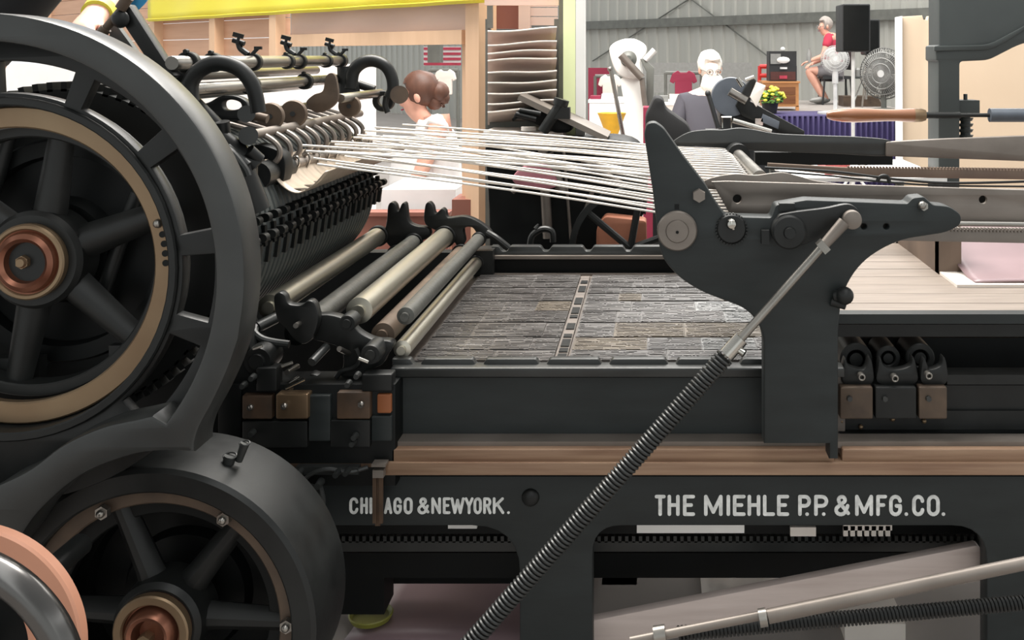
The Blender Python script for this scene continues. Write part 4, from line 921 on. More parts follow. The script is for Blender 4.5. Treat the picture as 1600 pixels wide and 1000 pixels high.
m = MB(); q = P(1305, 121, Y); m.box(q, (.42, .42, .04)); m.build('seat', 'blackpl', ST)
for sx in (-1, 1):
    for sy in (-1, 1):
        m = MB(); m.cyl((q.x+sx*.18, q.y+sy*.18, q.z), (q.x+sx*.21, q.y+sy*.2, SZ), .014, n=10); m.build('leg', 'blackpl', ST)
m = MB(); m.box((q.x+.2, q.y, q.z+.26), (.03, .4, .3)); m.build('backrest', 'blackpl', ST)
# operator at the top left
Y = 2.95
OT = person('person', 'press operator in black with a blue sleeve and yellow wristband, reaching over the big wheel', (PX(-100, Y), Y, .55),
 dict(head=(PX(75, Y), Y-.05, 2.22), chest=(PX(45, Y), Y, 1.90), pelvis=(PX(-85, Y)-.02, Y, 1.55), lsh=(PX(60, Y)+.18, Y-.05, 2.0), lel=P(196, -22, Y-.35), lwr=P(142, 32, Y-.6), rsh=(PX(20, Y)-.15, Y, 2.0), rel=(PX(-80, Y)-.2, Y, 1.85), rwr=(PX(-150, Y)-.15, Y-.1, 1.62),
  lhip=(PX(-110, Y)+.05, Y, 1.47), rhip=(PX(-110, Y)-.12, Y, 1.47), lkn=(PX(-120, Y)+.05, Y, 1.02), rkn=(PX(-120, Y)-.12, Y, 1.02), lan=(PX(-120, Y)+.05, Y, .63), ran=(PX(-120, Y)-.12, Y, .63)),
 [('shirt', 'blacktee', .3, 0), ('trousers', 'blacktee', 2, 0)], 'hairb', (.3, -1, -.4), 'short')
m = MB(); a = Vector((PX(60, Y)+.19, Y-.06, 2.0)); b = P(196, -22, Y-.35); m.tube([a.lerp(b, .2), a.lerp(b, .6), b+Vector((0, 0, -.01)), b.lerp(P(142, 32, Y-.6), .12)], [.075, .066, .062, .064], 14); m.build('sleeve', 'bluetee', OT)
b2 = P(142, 32, Y-.6); m = MB(); m.cyl(b2.lerp(b, .16), b2.lerp(b, .26), .035, .037); m.build('wristband', 'mum', OT)
m = MB(); m.box2((PX(-110, Y)-.4, Y-.3, .50), (PX(-110, Y)+.3, Y+.4, .55)); m.build('feeder_step', 'dark', PR)

# ================================================================== BACKGROUND THINGS
# drying rack with sagging sheets
DR = thing('drying_rack', 'tall rack of sagging brown sheets beside the lime green post', 'drying rack', (PX(815, 4.35), 4.4, 0))
ys = (46, 67, 80, 92, 112, 128, 144, 159, 171)
for i, yv in enumerate(ys):
    sag = 2.5
    def tray(u, v, yv=yv, i=i):
        p = P(762+108*u, yv+3-5*u-sag*math.sin(u*math.pi)*.0+1.5*math.sin(u*5+i), 4.2); q = P(762+105*u, yv+24, 4.5); r = p.lerp(q, v); r.z -= .0; return r
    m = MB(); m.grid(tray, 12, 3); o = m.build('sheet', 'kraft' if i > 3 else 'ply', DR, loose=True); o.modifiers.new('t', 'SOLIDIFY').thickness = .002
    m = MB(); m.tube([tray(k/12, 0) for k in range(13)], .0035, 6); m.build('sheet_edge', 'paper', o)
m = MB(); m.pbox(765, 180, 872, 300, 4.42, .03); m.build('rack_back', 'girt', DR)
for a in (763, 870):
    m = MB(); m.box2((PX(a, 4.52)-.01, 4.5, 0), (PX(a, 4.52)+.01, 4.54, PZ(30, 4.52))); m.build('upright', 'girt', DR)
for i, yv in enumerate((305, 318, 333, 346, 360)):
    m = MB(); m.box2((PX(768, 4.4), 4.4, PZ(yv+8, 4.4)), (PX(800, 4.4), 4.6, PZ(yv, 4.4))); m.build('lower_tray', 'ply', DR)
# white draped table in the booth + reddish counter
m = MB(); m.box2((PX(596, 5.0), 5.0, PZ(335, 5.0)), (PX(712, 5.0), 5.5, PZ(296, 5.0))); wc = thing('table', 'white cloth-covered table inside the booth, in front of the woman in white', 'table', (PX(650, 5.2), 5.25, 0)); m.build('tablecloth', 'cloth', wc)
for a in (604, 704):
    for yv in (5.05, 5.45): m = MB(); m.box2((PX(a, 5)-.02, yv-.02, 0), (PX(a, 5)+.02, yv+.02, PZ(334, 5))); m.build('leg', 'pine', wc)
m = MB(); m.box2((PX(545, 4.85), 4.85, 0), (PX(700, 4.85), 4.9, PZ(338, 4.85))); m.pbox(545, 332, 702, 338, 4.83, .1); tag(m.build('counter', 'redwood'), 'reddish wooden counter front behind the far roller brackets', 'counter')
m = MB(); m.box2((PX(706, 4.6), 4.6, 0), (PX(762, 4.6), 4.8, PZ(312, 4.6))); tag(m.build('wooden_cabinet', 'redwood'), 'reddish brown cabinet at the foot of the pine post', 'cabinet')
m = MB(); m.box2((-7, 8.0, 0), (PX(585, 8), 8.05, PZ(100, 8))); tag(m.build('glare_screen', 'cloth'), 'white cloth screen added for blown-out brightness behind the booth, left side', 'screen')  # added white surface, gives the blown-out background left of the opening
# flag on the back wall, through the opening
FL = thing('flag', 'red and white striped flag hung on the grey back wall, seen through the booth opening', 'flag', P(690, 100, 20.5))
m = MB(); m.pbox(662, 73, 720, 103, 20.5, .02); m.build('flag_field', 'cloth', FL)
for i in range(4):
    m = MB(); m.pbox(662, 74+i*8, 720, 78+i*8, 20.46, .02); m.build('stripe', 'stripe', FL)
m = MB(); m.pbox(668, 70, 687, 98, 12, .2); tag(m.build('grey_pillar', 'girt'), 'dark grey block in front of the striped flag', 'post')
def tshirt(name, label, cxp, cyp, wp, hp, Y, mt, group=None):
    pts = [(-.2, -.5), (-.12, -.42), (.12, -.42), (.2, -.5), (.42, -.38), (.52, -.1), (.36, -.02), (.32, -.12), (.32, .5), (-.32, .5), (-.32, -.12), (-.36, -.02), (-.52, -.1), (-.42, -.38)]
    m = MB(); m.prism([px([(cxp+a*wp, cyp+b*hp, 2) for a, b in pts], Y)], Y, .05, .01); return tag(m.build(name, mt), label, 'shirt', group)
tshirt('t_shirt', 'maroon t-shirt hanging behind the white-haired man', 1068, 132, 42, 44, 11, 'maroon')
tshirt('t_shirt', 'pale pink t-shirt hung on the maroon cloth beside the white post', 953, 137, 36, 42, 11, 'paper')
m = MB(); m.box2((PX(919, 11.3), 11.3, 0), (PX(955, 11.3), 11.35, PZ(106, 11.3))); tag(m.build('maroon_cloth', 'maroon'), 'maroon cloth backdrop beside the white post', 'cloth')
for (cxp, cyp, nm, mt) in ((695, 128, 'pale', 'paper'),):
    tshirt('t_shirt', 'cream t-shirt hanging behind the woman, under the flag', cxp, cyp, 34, 40, 10, mt)
for (lb, x0, x1, yt, Y) in (('clothes rack carrying the maroon t-shirt', 1040, 1096, 114, 11.07), ('clothes rack carrying the pink t-shirt', 930, 976, 119, 11.07), ('clothes rack carrying the cream t-shirt under the flag', 672, 716, 110, 10.07)):
    T = thing('clothes_rack', lb, 'rack', (PX((x0+x1)/2, Y), Y, 0), 'clothes racks')
    m = MB(); m.cyl(P(x0, yt, Y), P(x1, yt, Y), .02, n=10); m.build('rail', 'girt', T)
    for a in (x0, x1):
        m = MB(); q = P(a, yt, Y); m.cyl((q.x, Y, 0), q, .018, n=10); m.build('upright', 'girt', T)
# merchandise tables behind
def table(label, x0, y0, x1, Y, d, mt, skirt=None):
    z = PZ(y0, Y); T = thing('table', label, 'table', (PX((x0+x1)/2, Y), Y+d/2, 0))
    m = MB(); m.box2((PX(x0, Y), Y, z-.03), (PX(x1, Y), Y+d, z)); m.build('table_top', mt, T)
    if skirt: m = MB(); m.box2((PX(x0, Y)+.01, Y+.01, .05), (PX(x1, Y)-.01, Y+.03, z-.03)); m.build('skirt', skirt, T)
    for a in (x0, x1):
        for b in (Y+.04, Y+d-.04):
            m = MB(); m.cyl((PX(a, Y)+(.04 if a == x0 else -.04), b, 0), (PX(a, Y)+(.04 if a == x0 else -.04), b, z-.03), .02, n=8); m.build('leg', 'girt', T)
    return T
table('white-topped sales table beside the white post, under the pink t-shirt', 919, 156, 985, 10, .8, 'cloth', 'cloth')
table('white sales table behind the white-haired man, left of him', 1022, 160, 1066, 10.4, .8, 'cloth', 'paper')
for i, (a, b, c, d, mt) in enumerate(((922, 150, 938, 157, 'maroon'), (940, 147, 958, 157, 'cloth'), (1028, 150, 1044, 160, 'greyfan'), (1046, 148, 1062, 160, 'paper'))):
    Yv = 10.15 if a < 1000 else 10.5; m = MB()
    m.box2((PX(a, Yv), Yv, PZ(156, 10) if a < 1000 else PZ(160, 10.4)), (PX(c, Yv), Yv+.2, PZ(b, Yv)))
    tag(m.build('folded_garment', mt), ('dark red folded garment at the left end of the sales table', 'white folded garment on the sales table by the white post', 'grey folded garment on the table left of the white-haired man', 'cream folded garment nearest the white-haired man')[i], 'garment')
m = MB(); m.lathe(P(956, 222, 7), [(.02, 0), (.03, .02), (.09, .18), (.1, .2), (.085, .2), (.01, .02)], 24, 'Z', True); m.cyl(P(956, 222, 7), P(956, 228, 7), .05); m.cyl(P(956, 228, 7), (P(956, 228, 7).x, 7, 0), .02); tag(m.build('yellow_funnel', 'orangepl'), 'yellow orange funnel-shaped object left of the white machine', 'funnel')
m = MB(); m.pbox(1022, 118, 1045, 145, 16, .3); tag(m.build('blue_car_window', 'greyfan'), 'pale blue-grey box left of the maroon t-shirt', 'box')
m = MB(); m.pbox(1000, 98, 1175, 132, 17.5, .1); tag(m.build('grey_barrier', 'greyfan'), 'low grey barrier along the foot of the back wall', 'barrier')
# white machine with round head
WM = thing('casting_machine', 'tall white machine with a round bearing and grey arm beside the white post', 'machine', (PX(985, 6), 6, 0))
Y = 6
m = MB(); m.prism([pxs([(952, 80), (958, 68), (975, 61), (992, 61), (1008, 70), (1010, 82), (1002, 98), (1004, 118), (990, 124), (972, 120), (960, 108)], Y)], Y, .16, .02); m.build('machine_head', 'white', WM)
m = MB(); m.prism([px([(968, 122, 6), (1002, 118, 6), (1008, 190), (1016, 260), (1022, 1000), (985, 1000), (975, 262), (980, 190)], Y)], Y+.02, .14, .01); m.build('machine_column', 'white', WM)
m = MB(); m.lathe(P(982, 92, Y-.02), [(0, 0), (.02, 0), (.03, .01), (.045, .015), (.055, .03), (0, .03)], 28); m.build('bearing', 'girt', WM)
m = MB(); m.prism([px([(1000, 92), (1008, 92), (1022, 106), (1020, 170), (1010, 170), (1010, 112)], Y-.03)], Y-.03, .03, .004); m.build('side_arm', 'girt', WM)
m = MB(); m.cyl(P(970, 86, Y-.05), P(1003, 122, Y-.05), .022); m.cyl(P(1003, 122, Y-.05), P(1008, 165, Y-.05), .016); m.build('bent_arm', 'flatsteel', WM)
m = MB(); m.cyl(P(1008, 94, Y-.02), P(1023, 78, Y-.02), .018); m.build('stub', 'white', WM)
m = MB(); m.cyl(P(954, 108, Y-.1), P(981, 250, Y-.1), .012); m.sph(P(953, 108, Y-.1), .016, 10); m.build('lever_rod', 'steel', WM)
# platen presses behind the tapes
def feedboard(m, p, q, w_, Y0, th=.03):
    a, b = P(*p, Y0), P(*q, Y0); d = (b-a); m.box((a+b)/2+Vector((0, w_/2, 0)), (d.length, w_, th), Matrix.Rotation(-math.atan2(d.z, d.x), 3, 'Y'))
J1 = thing('platen_press', 'black platen press with tilted feed board behind the white cords, before the green post', 'printing press', (PX(860, 4.1), 4.1, 0))
m = MB(); Y = 4.0; feedboard(m, (810, 152), (948, 218), .3, Y, .022); m.build('feed_board', 'flatsteel', J1)
m = MB(); m.prism([pxs([(800, 190), (810, 172), (840, 168), (870, 172), (886, 186), (892, 204), (870, 208), (850, 200), (812, 186)], Y+.1)], Y+.1, .12, .01); m.build('ink_disc_arm', 'dark', J1)
m = MB(); m.cyl(P(848, 206, Y), P(875, 165, Y), .022); m.cyl(P(875, 165, Y), P(878, 155, Y), .03); m.pbox(866, 168, 890, 186, Y-.02, .05); m.cyl(P(806, 178, Y), P(838, 186, Y), .01); m.cyl(P(812, 172, Y), P(845, 178, Y), .01); m.build('feed_arm', 'iron', J1)
m = MB(); m.pbox(755, 206, 880, 216, Y+.15, .3); m.cyl(P(826, 204, Y+.1), P(826, 198, Y+.1), .03); m.build('delivery_board', 'paper', J1)
m = MB(); m.prism([pxs([(760, 222), (800, 214), (900, 216), (985, 222), (1010, 260), (1010, 330), (1000, 420), (1000, 1140), (770, 1140), (765, 420), (762, 300)], Y+.15)], Y+.15, .3, .01); m.build('body', 'dark', J1)
m = MB()
for (p, q, r) in (((848, 225, 0), (856, 372, 0), .02), ((880, 225, 0), (893, 385, 0), .006), ((856, 240, 0), (878, 300, 0), .022), ((800, 300, 0), (850, 250, 0), .012), ((910, 250, 0), (990, 300, 0), .014), ((915, 330, 0), (925, 300, 0), .01)):
    m.cyl(P(p[0], p[1], Y+.08), P(q[0], q[1], Y+.08), r, n=12)
m.build('steel_links', 'flatsteel', J1)
m = MB(); c = P(985, 390, Y-.1); rr = PX(1020, Y)-PX(925, Y)
m.lathe(c, [(.21, 0), (.235, .0), (.235, .04), (.21, .04)], 64, 'Y', True)
for a in range(6): m.cyl(c+Vector((0, .02, 0)), c+Vector((.215*math.cos(R(a*60+20)), .02, .215*math.sin(R(a*60+20)))), .014, n=10)
m.build('flywheel', 'iron', J1)
m = MB(); m.prism([px([(925, 1100), (932, 355, 10), (945, 338, 6), (1010, 345, 6), (1020, 1100)], Y)], Y, .1, .005); tag(m.build('terracotta_panel', mat('terracotta', (.30, .11, .06), .6)), 'terracotta orange panel behind the black flywheel rim', 'panel')
m = MB(); m.prism([pxs([(800, 280), (815, 262), (845, 255), (862, 268), (870, 290), (850, 296), (815, 292)], Y+.02)], Y+.02, .08, .01); tag(m.build('red_rag', mat('dusty_red_cloth', (.42, .16, .19), .8)), 'dusty red rag hanging on the black platen press behind the cords', 'rag')
# right platen press with ink disc
J2 = thing('platen_press', 'black platen press with round ink disc right of the white-haired man', 'printing press', (PX(1160, 5.2), 5.3, 0))
Y = 5.2
m = MB(); q = P(1143, 152, Y); m.lathe(q+Vector((.0, .03, 0)), [(0, -.01), (.098, -.01), (.102, 0), (.102, .02), (0, .02)], 48)
m.build('ink_disc', 'greyblue', J2)
m = MB(); m.cyl(P(1140, 143, Y-.05), P(1166, 158, Y-.05), .022); m.build('ink_roller', 'steel', J2)
m = MB(); m.prism([px([(1150, 165), (1168, 130, 2), (1176, 120, 2), (1182, 126, 2), (1172, 158), (1258, 205, 3), (1256, 212), (1230, 212), (1160, 182)], Y-.03)], Y-.03, .06, .006); m.build('side_arm', 'iron', J2)
m = MB(); m.pbox(1105, 205, 1250, 215, Y, .2); m.prism([px([(1125, 175), (1150, 168), (1256, 212), (1256, 1000), (1130, 1000)], Y+.05)], Y+.05, .25, .005); m.cyl(P(1106, 145, Y-.02), P(1122, 200, Y-.02), .012); m.sph(P(1106, 146, Y-.02), .016, 10); m.build('body', 'blackpl', J2)
m = MB(); m.prism([px([(1172, 152), (1182, 128, 2), (1197, 134, 2), (1182, 168, 2)], Y-.05)], Y-.05, .02, .003); m.build('tympan', 'paper', J2)
m = MB(); m.cyl(P(1145, 188, Y-.08), P(1205, 206, Y-.08), .015); m.build('bright_rail', 'chrome', J2)
m = MB(); m.tube([P(1128, 200, Y-.06), P(1128, 183, Y-.06), P(1142, 183, Y-.06), P(1142, 200, Y-.06)], .006, 6); m.pbox(1180, 185, 1192, 196, Y-.06, .01); m.cyl(P(1152, 122, Y-.05), P(1160, 135, Y-.05), .012); m.cyl(P(1165, 125, Y-.05), P(1178, 120, Y-.05), .01)
m.build('bright_fittings', 'chrome', J2)
m = MB(); m.prism([px([(1192, 178), (1218, 190), (1216, 202), (1188, 190)], Y-.06)], Y-.06, .01, .002); m.build('glass_plate', 'greyblue', J2)
# dark object behind ear of the bracket
m = MB(); m.prism([pxs([(1008, 190), (1016, 165), (1024, 152), (1036, 155), (1042, 170), (1058, 182), (1078, 200), (1082, 240), (1020, 240)], 4.8)], 4.8, .25, .02); m.box2((PX(1020, 4.8), 4.85, 0), (PX(1080, 4.8), 5.0, PZ(235, 4.8)))
tag(m.build('black_bag', 'blacktee'), 'black hooded bag standing behind the pointed bracket ear', 'bag')
m = MB(); m.box2((PX(1005, 5.6), 5.6, 0), (PX(1020, 5.6), 5.8, PZ(168, 5.6))); tag(m.build('maroon_box', 'maroon'), 'narrow maroon box between the white machine and the black bag', 'box')
# stage
Y = 12.6; zs = SZ
m = MB(); m.box2((PX(1195, Y), Y, zs-.08), (PX(1430, Y), Y+3.3, zs)); struct(m.build('floor_stage', 'stagegrey', smooth=False))
SK = MB(); x0, x1 = PX(1215, 11.2), PX(1412, 11.2); z1 = PZ(181, 11.2)
SK.grid(lambda u, v: Vector((x0+(x1-x0)*u, 11.2+.025*math.sin(u*150), z1*v+.0)), 240, 2)
SK.grid(lambda u, v: Vector((x0+(x1-x0)*u, 11.2+1.0*v, z1)), 4, 2)
o = SK.build('table_skirt', 'navy', loose=True); o.modifiers.new('t', 'SOLIDIFY').thickness = .01
tag(o, 'long navy purple cloth skirt over the stage front', 'cloth')
# cabinet + boxes on stage
Yc = 12.9
CB = thing('cabinet', 'low orange oak cabinet on the stage left of the seated man', 'cabinet', (PX(1222, Yc), Yc+.2, zs))
m = MB(); m.box2((PX(1193, Yc), Yc, zs+.05), (PX(1248, Yc), Yc+.45, PZ(128, Yc))); m.build('body', 'oak', CB)
m = MB(); m.box2((PX(1191, Yc), Yc-.02, PZ(130, Yc)), (PX(1250, Yc), Yc+.47, PZ(127, Yc))); m.build('top', 'oak', CB)
for (a, b) in ((1197, 1243),):
    m = MB(); m.pbox(a, 136, b, 148, Yc-.015, .02); m.build('drawer', 'handle', CB)
    m = MB(); m.pbox(a, 150, b, 162, Yc-.015, .02); m.build('drawer', 'handle', CB)
for a in (1195, 1246): m = MB(); m.box2((PX(a, Yc)-.02, Yc, zs), (PX(a, Yc)+.02, Yc+.04, zs+.06)); m.build('leg', 'oak', CB)
Yb = Yc+.03
AM = thing('amplifier', 'black box with dark red front and small badge on the oak cabinet', 'amplifier', (PX(1224, Yb), Yb+.15, PZ(127, Yc)))
m = MB(); m.box2((PX(1202, Yb), Yb, PZ(127, Yc)), (PX(1245, Yb), Yb+.32, PZ(103, Yb))); m.build('case', 'blackpl', AM)
m = MB(); m.pbox(1204, 112, 1243, 125, Yb-.01, .02); m.build('grille', mat('dark_red_grille', (.09, .025, .02), .6), AM)
m = MB(); m.pbox(1218, 118, 1230, 123, Yb-.02, .01); m.build('badge', 'stripe', AM); m = MB(); m.pbox(1219, 105, 1230, 108, Yb-.02, .02); m.build('handle', 'whitefan', AM)
GR = thing('record_player', 'black glass-fronted box with white ornament, topmost of the stack on the oak cabinet', 'box', (PX(1224, Yb), Yb+.15, PZ(103, Yb)))
m = MB(); m.box2((PX(1202, Yb), Yb+.02, PZ(103, Yb)), (PX(1245, Yb), Yb+.3, PZ(80, Yb))); m.build('case', 'blackpl', GR)
m = MB(); m.pbox(1204, 84, 1220, 100, Yb+.005, .02); m.build('glass', 'greyfan', GR)
m = MB(); m.sph(P(1224, 94, Yb), .06, 14, (1.4, .4, .7)); m.sph(P(1223, 77, Yb+.1), .03, 12); m.build('white_ornament', 'white', GR)
m = MB(); 
for a in (1187, 1201): m.cyl(P(a, 103, Yc+.5), P(a-1, 160, Yc+.5), .025, n=8)
for b in (104, 118, 130): m.cyl(P(1187, b, Yc+.5), P(1201, b, Yc+.5), .03, n=8)
tag(m.build('red_chair', 'redpl'), 'red tubular chair frame left of the oak cabinet', 'chair')
# potted mums
Yp = 11.7; zp = z1
FP = thing('potted_flowers', 'pot of yellow chrysanthemums on the corner of the stage', 'plant', (PX(1202, Yp), Yp, PZ(180, Yp)))
m = MB(); m.lathe(P(1203, 181, Yp), [(0, 0), (.07, 0), (.1, .16), (.105, .17), (.09, .17), (0, .15)], 24, 'Z'); m.build('pot', 'blackpl', FP)
m = MB()
for i in range(160):
    d = Vector(noise.random_unit_vector()); d.z = abs(d.z)*.8; p = P(1203, 160, Yp)+Vector((d.x*.15, d.y*.15, d.z*.17)); m.sph(p, .022, 6, (1, 1, .5))
m.build('foliage', 'leaf', FP)
for i in range(26):
    d = Vector(noise.random_unit_vector()); d.z = abs(d.z); d.y = -abs(d.y)*.9; p = P(1203, 156, Yp)+Vector((d.x*.17, d.y*.17, d.z*.16-.01)); m = MB(); m.sph(p, .024, 8, (1, 1, .7)); m.build('bloom', 'mum', FP)
m = MB(); m.box2((PX(1185, Yp), Yp-.25, 0), (PX(1218, Yp), Yp+.2, PZ(181, Yp))); tag(m.build('plant_stand', 'navy'), 'dark stand carrying the yellow flowers', 'stand')
# fans
def cage(m, c, r, depth, nrm, n=36):
    q = Vector(nrm).to_track_quat('Z', 'Y').to_matrix()
    for k in range(n):
        a = 2*math.pi*k/n; pts = [c+q@Vector((r*t*math.cos(a), r*t*math.sin(a), depth*(1-t**4))) for t in (.12, .4, .7, .92, 1)]
        m.tube(pts, .0028*r/.2, 5)
    for t in (1, .82, .6, .38): m.tube([c+q@Vector((r*t*math.cos(2*math.pi*k/32), r*t*math.sin(2*math.pi*k/32), depth*(1-t**4))) for k in range(32)], .005*r/.2, 5, closed=True)
def fan(label, cxp, cyp, rp, Y, nrm, zbase, mt, motor, polem):
    c = P(cxp, cyp, Y); r = rp/F*Y; T = thing('pedestal_fan', label, 'fan', (c.x, c.y, zbase)); nv = Vector(nrm).normalized()
    q = nv.to_track_quat('Z', 'Y').to_matrix()
    m = MB(); cage(m, c, r, r*.28, nv, 60); cage(m, c, r, -r*.25, nv, 40); m.build('cage', mt, T)
    for k in range(4):
        m = MB(); a0 = k*math.pi/2
        def bl(u, v, a0=a0): a = a0+v*1.15; rr = r*(.15+.75*u); return c+q@Vector((rr*math.cos(a), rr*math.sin(a), (v-.5)*r*.22))
        m.grid(bl, 6, 6); o = m.build('blade', mt, T, loose=True); o.modifiers.new('t', 'SOLIDIFY').thickness = .004
    m = MB(); m.cyl(c-nv*r*.35, c+nv*r*.3, r*.17, r*.14, 20); m.build('motor', motor, T)
    m = MB(); m.cyl((c.x, c.y+.0, c.z-r*.1), (c.x, c.y, zbase+.03), .022, n=12); m.cyl((c.x, c.y, c.z-r*.1), (c.x, c.y, c.z-r*1.7), .035, n=12); m.build('pole', polem, T)
    m = MB(); m.lathe((c.x, c.y, zbase), [(0, 0), (.2, 0), (.2, .02), (.03, .04), (0, .04)], 28, 'Z'); m.build('base', polem, T)
fan('white pedestal fan in front of the seated man', 1305, 93, 22, 11.6, (-.15, -1, .1), z1, 'whitefan', 'whitefan', 'whitefan')
fan('large grey drum fan right of the black loudspeakers', 1381, 115, 40, 12.9, (-.75, -1, .0), zs, 'greyfan', 'whitefan', 'girt')
def tripod(T, x, y, zt, zb, mt, spread=.35):
    m = MB(); m.cyl((x, y, zb+.12), (x, y, zt), .018, n=12); m.build('pole', mt, T)
    for k in range(3):
        a = R(90+120*k); m = MB(); m.cyl((x, y, zb+.5), (x+spread*math.cos(a), y+spread*math.sin(a), zb+.01), .013, n=10); m.build('leg', mt, T)
def speaker(label, x0, y0, x1, y1, Y, d):
    T = thing('loudspeaker', label, 'loudspeaker', (PX((x0+x1)/2, Y), Y+d/2, PZ(y1, Y)))
    m = MB(); m.prism([px([(x0, y0, 3), (x1, y0, 3), (x1, y1, 3), (x0, y1, 3)], Y)], Y, d, .01); m.build('cabinet', 'blackpl', T)
    m = MB(); m.prism([px([(x0+2, y0+2, 2), (x1-2, y0+2, 2), (x1-2, y1-2, 2), (x0+2, y1-2, 2)], Y-.01)], Y-.01, .015, .003); m.build('grille', 'dark', T); return T
speaker('black loudspeaker on a white tripod, nearer of the two beside the fans', 1316, 6, 1360, 81, 9.6, .35)
sp1 = thing('speaker_stand', 'white tripod stand under the nearer black loudspeaker', 'stand', (PX(1333, 9.7), 9.75, 0)); tripod(sp1, PX(1333, 9.75), 9.75, PZ(81, 9.75), 0, 'whitefan', .45)
speaker('black loudspeaker half hidden behind the nearer one', 1352, 30, 1375, 86, 13.3, .3)
sp2 = thing('speaker_stand', 'chrome tripod stand on the stage under the half-hidden loudspeaker', 'stand', (PX(1352, 13.4), 13.45, zs)); tripod(sp2, PX(1353, 13.45), 13.45, PZ(86, 13.45), zs, 'chrome', .25)
m = MB(); m.box2((PX(1316, 14), 13.9, zs), (PX(1375, 14), 14.3, zs+.14)); tag(m.build('stage_riser', 'cam'), 'low brown riser on the stage under the chrome tripod', 'riser')
SD = thing('side_table', 'small dark side table on the stage between the fans', 'table', (PX(1335, 14.6), 14.6, zs))
m = MB(); m.box(P(1338, 121, 14.6), (.35, .35, .03)); m.build('table_top', 'teal', SD)
for sx in (-1, 1): m = MB(); q = P(1338, 121, 14.6); m.cyl((q.x+sx*.15, q.y, q.z), (q.x+sx*.15, q.y, zs), .015, n=8); m.build('leg', 'teal', SD)
m = MB(); m.lathe(P(1340, 120, 14.55), [(0, 0), (.05, 0), (.05, .1), (.02, .13), (0, .13)], 16, 'Z'); tag(m.build('jug', 'greyfan'), 'grey jug on the small dark side table', 'jug')
# beige panels on the right
m = MB(); m.prism([px([(1409, 26, 2), (1441, 24), (1443, 31), (1449, 31), (1451, 25), (1470, 25), (1470, 1000), (1412, 1000)], 5.4)], 5.4, .05, .003); b1 = m.build('tall_panel', 'beige'); tag(b1, 'tall beige board standing left of the black hand press column', 'board')
m = MB(); m.prism([px([(1405, 26), (1410, 25), (1414, 1000), (1410, 1000)], 5.38)], 5.38, .1, .002); m.build('edge_strip', 'white', b1)
m = MB(); m.box2((PX(1470, 5.9), 5.9, 0), (PX(1800, 5.9), 5.96, PZ(66, 5.9))); tag(m.build('tall_panel', 'beige'), 'wide beige board behind the black hand press', 'board')
# hand press
HP = thing('hand_press', 'black iron hand press column with wooden lever handle and thick screw at the right edge', 'hand press', (PX(1540, 4.2), 4.2, 0))
Y = 4.1
m = MB(); m.prism([px([(1467, -60), (1467, 70), (1462, 72, 2), (1462, 94, 2), (1466, 96), (1466, 1080), (1500, 1080), (1500, 96, 6), (1545, 94, 10), (1600, 66, 20), (1800, 40), (1800, -60)], Y)], Y, .16, .008); hpf = m.build('frame', 'teal', HP)
m = MB(); m.prism([px([(1460, 72, 2), (1545, 70, 15), (1572, 56, 15), (1605, 38), (1605, 44), (1578, 62, 15), (1548, 78, 15), (1460, 80, 2)], Y-.01)], Y-.01, .02, .003); m.build('moulding', 'teal', hpf)
Yh = 4.0
m = MB(); a = P(1520, 157, Y).x; c = Vector((PX(1518, Y), Y+.08, 0))
m.cyl((c.x, c.y, PZ(240, Y)), (c.x, c.y, PZ(183, Y)), .020)
for k in range(6): 
    zz = PZ(186+k*9, Y); m.cyl((c.x, c.y, zz), (c.x, c.y, zz-.012), .032, .026, 20)
m.build('screw', 'teal', HP)
m = MB(); m.box((c.x, c.y, PZ(168, Y)), (.085, .10, .055)); m.cyl((c.x, c.y, PZ(160, Y)), (c.x, c.y, PZ(148, Y)), .008); m.build('screw_head', 'teal', HP)
m = MB(); Yh = 4.02; zz = PZ(180, Yh)
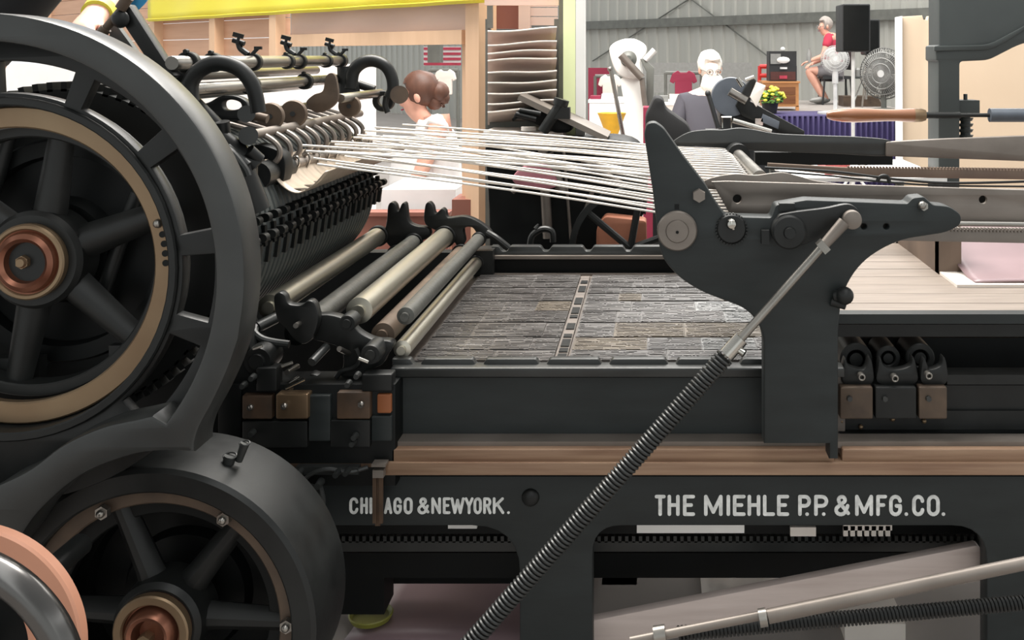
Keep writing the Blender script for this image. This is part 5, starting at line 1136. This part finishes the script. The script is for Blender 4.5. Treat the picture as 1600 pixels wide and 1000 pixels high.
pr_ = [(0, PX(1291, Yh)), (.012, PX(1292, Yh)), (.020, PX(1300, Yh)), (.027, PX(1318, Yh)), (.029, PX(1335, Yh)), (.027, PX(1355, Yh)), (.0235, PX(1385, Yh)), (.0235, PX(1400, Yh)), (.026, PX(1415, Yh)), (.027, PX(1428, Yh)), (0, PX(1428, Yh))]
m.lathe((0, Yh, zz), [(r, h) for r, h in pr_], 32, 'X'); hd = m.build('wooden_handle', 'handle', HP)
m = MB(); m.lathe((0, Yh, zz), [(0, PX(1427, Yh)), (.028, PX(1428, Yh)), (.026, PX(1440, Yh)), (.021, PX(1446, Yh)), (0, PX(1446, Yh))], 24, 'X'); m.build('ferrule', 'brass', hd)
m = MB(); m.cyl((PX(1444, Yh), Yh, zz), (PX(1500, Yh), Yh, zz), .013); m.cyl((PX(1500, Yh), Yh, zz), (PX(1548, Yh), Yh, zz), .008); m.build('lever_bar', 'iron', HP)
m = MB(); m.cyl((PX(1546, Yh), Yh, zz), (PX(1620, Yh), Yh, zz), .027); m.build('second_grip', 'greyblue', HP)
# white sheets lying at right behind the rails
m = MB(); m.grid(lambda u, v: P(1315+40*u, 252-8*v+4*u, 3.75+.25*v)+Vector((0, 0, .01*math.sin(u*6))), 8, 5); o = m.build('paper_sheet', 'paper', loose=True); o.modifiers.new('t', 'SOLIDIFY').thickness = .002; tag(o, 'crumpled white sheet lying behind the far toothed rack', 'paper')
TB = thing('table', 'white-topped work table behind the far rails of the press, carrying papers', 'table', (PX(1400, 4), 4.2, 0))
m = MB(); m.box2((PX(1230, 3.9), 3.9, PZ(284, 3.9)), (PX(1480, 3.9), 4.6, PZ(278, 3.9))); m.build('table_top', 'cloth', TB)
for a in (1240, 1470):
    for yv in (3.95, 4.55): m = MB(); m.cyl((PX(a, 3.9), yv, 0), (PX(a, 3.9), yv, PZ(284, 3.9)), .02, n=8); m.build('leg', 'girt', TB)
m = MB(); m.box2((PX(1290, 4), 4.0, PZ(278, 3.9)), (PX(1328, 4), 4.2, PZ(278, 3.9)+.06)); tag(m.build('red_box', mat('soft_red_card', (.6, .15, .15), .6)), 'soft red box on the white work table behind the rails', 'box')
m = MB(); m.pbox(1180, 238, 1395, 258, 3.7, .05); tag(m.build('dark_beam', 'dark'), 'dark beam running behind the far cheek plate of the press', 'beam')
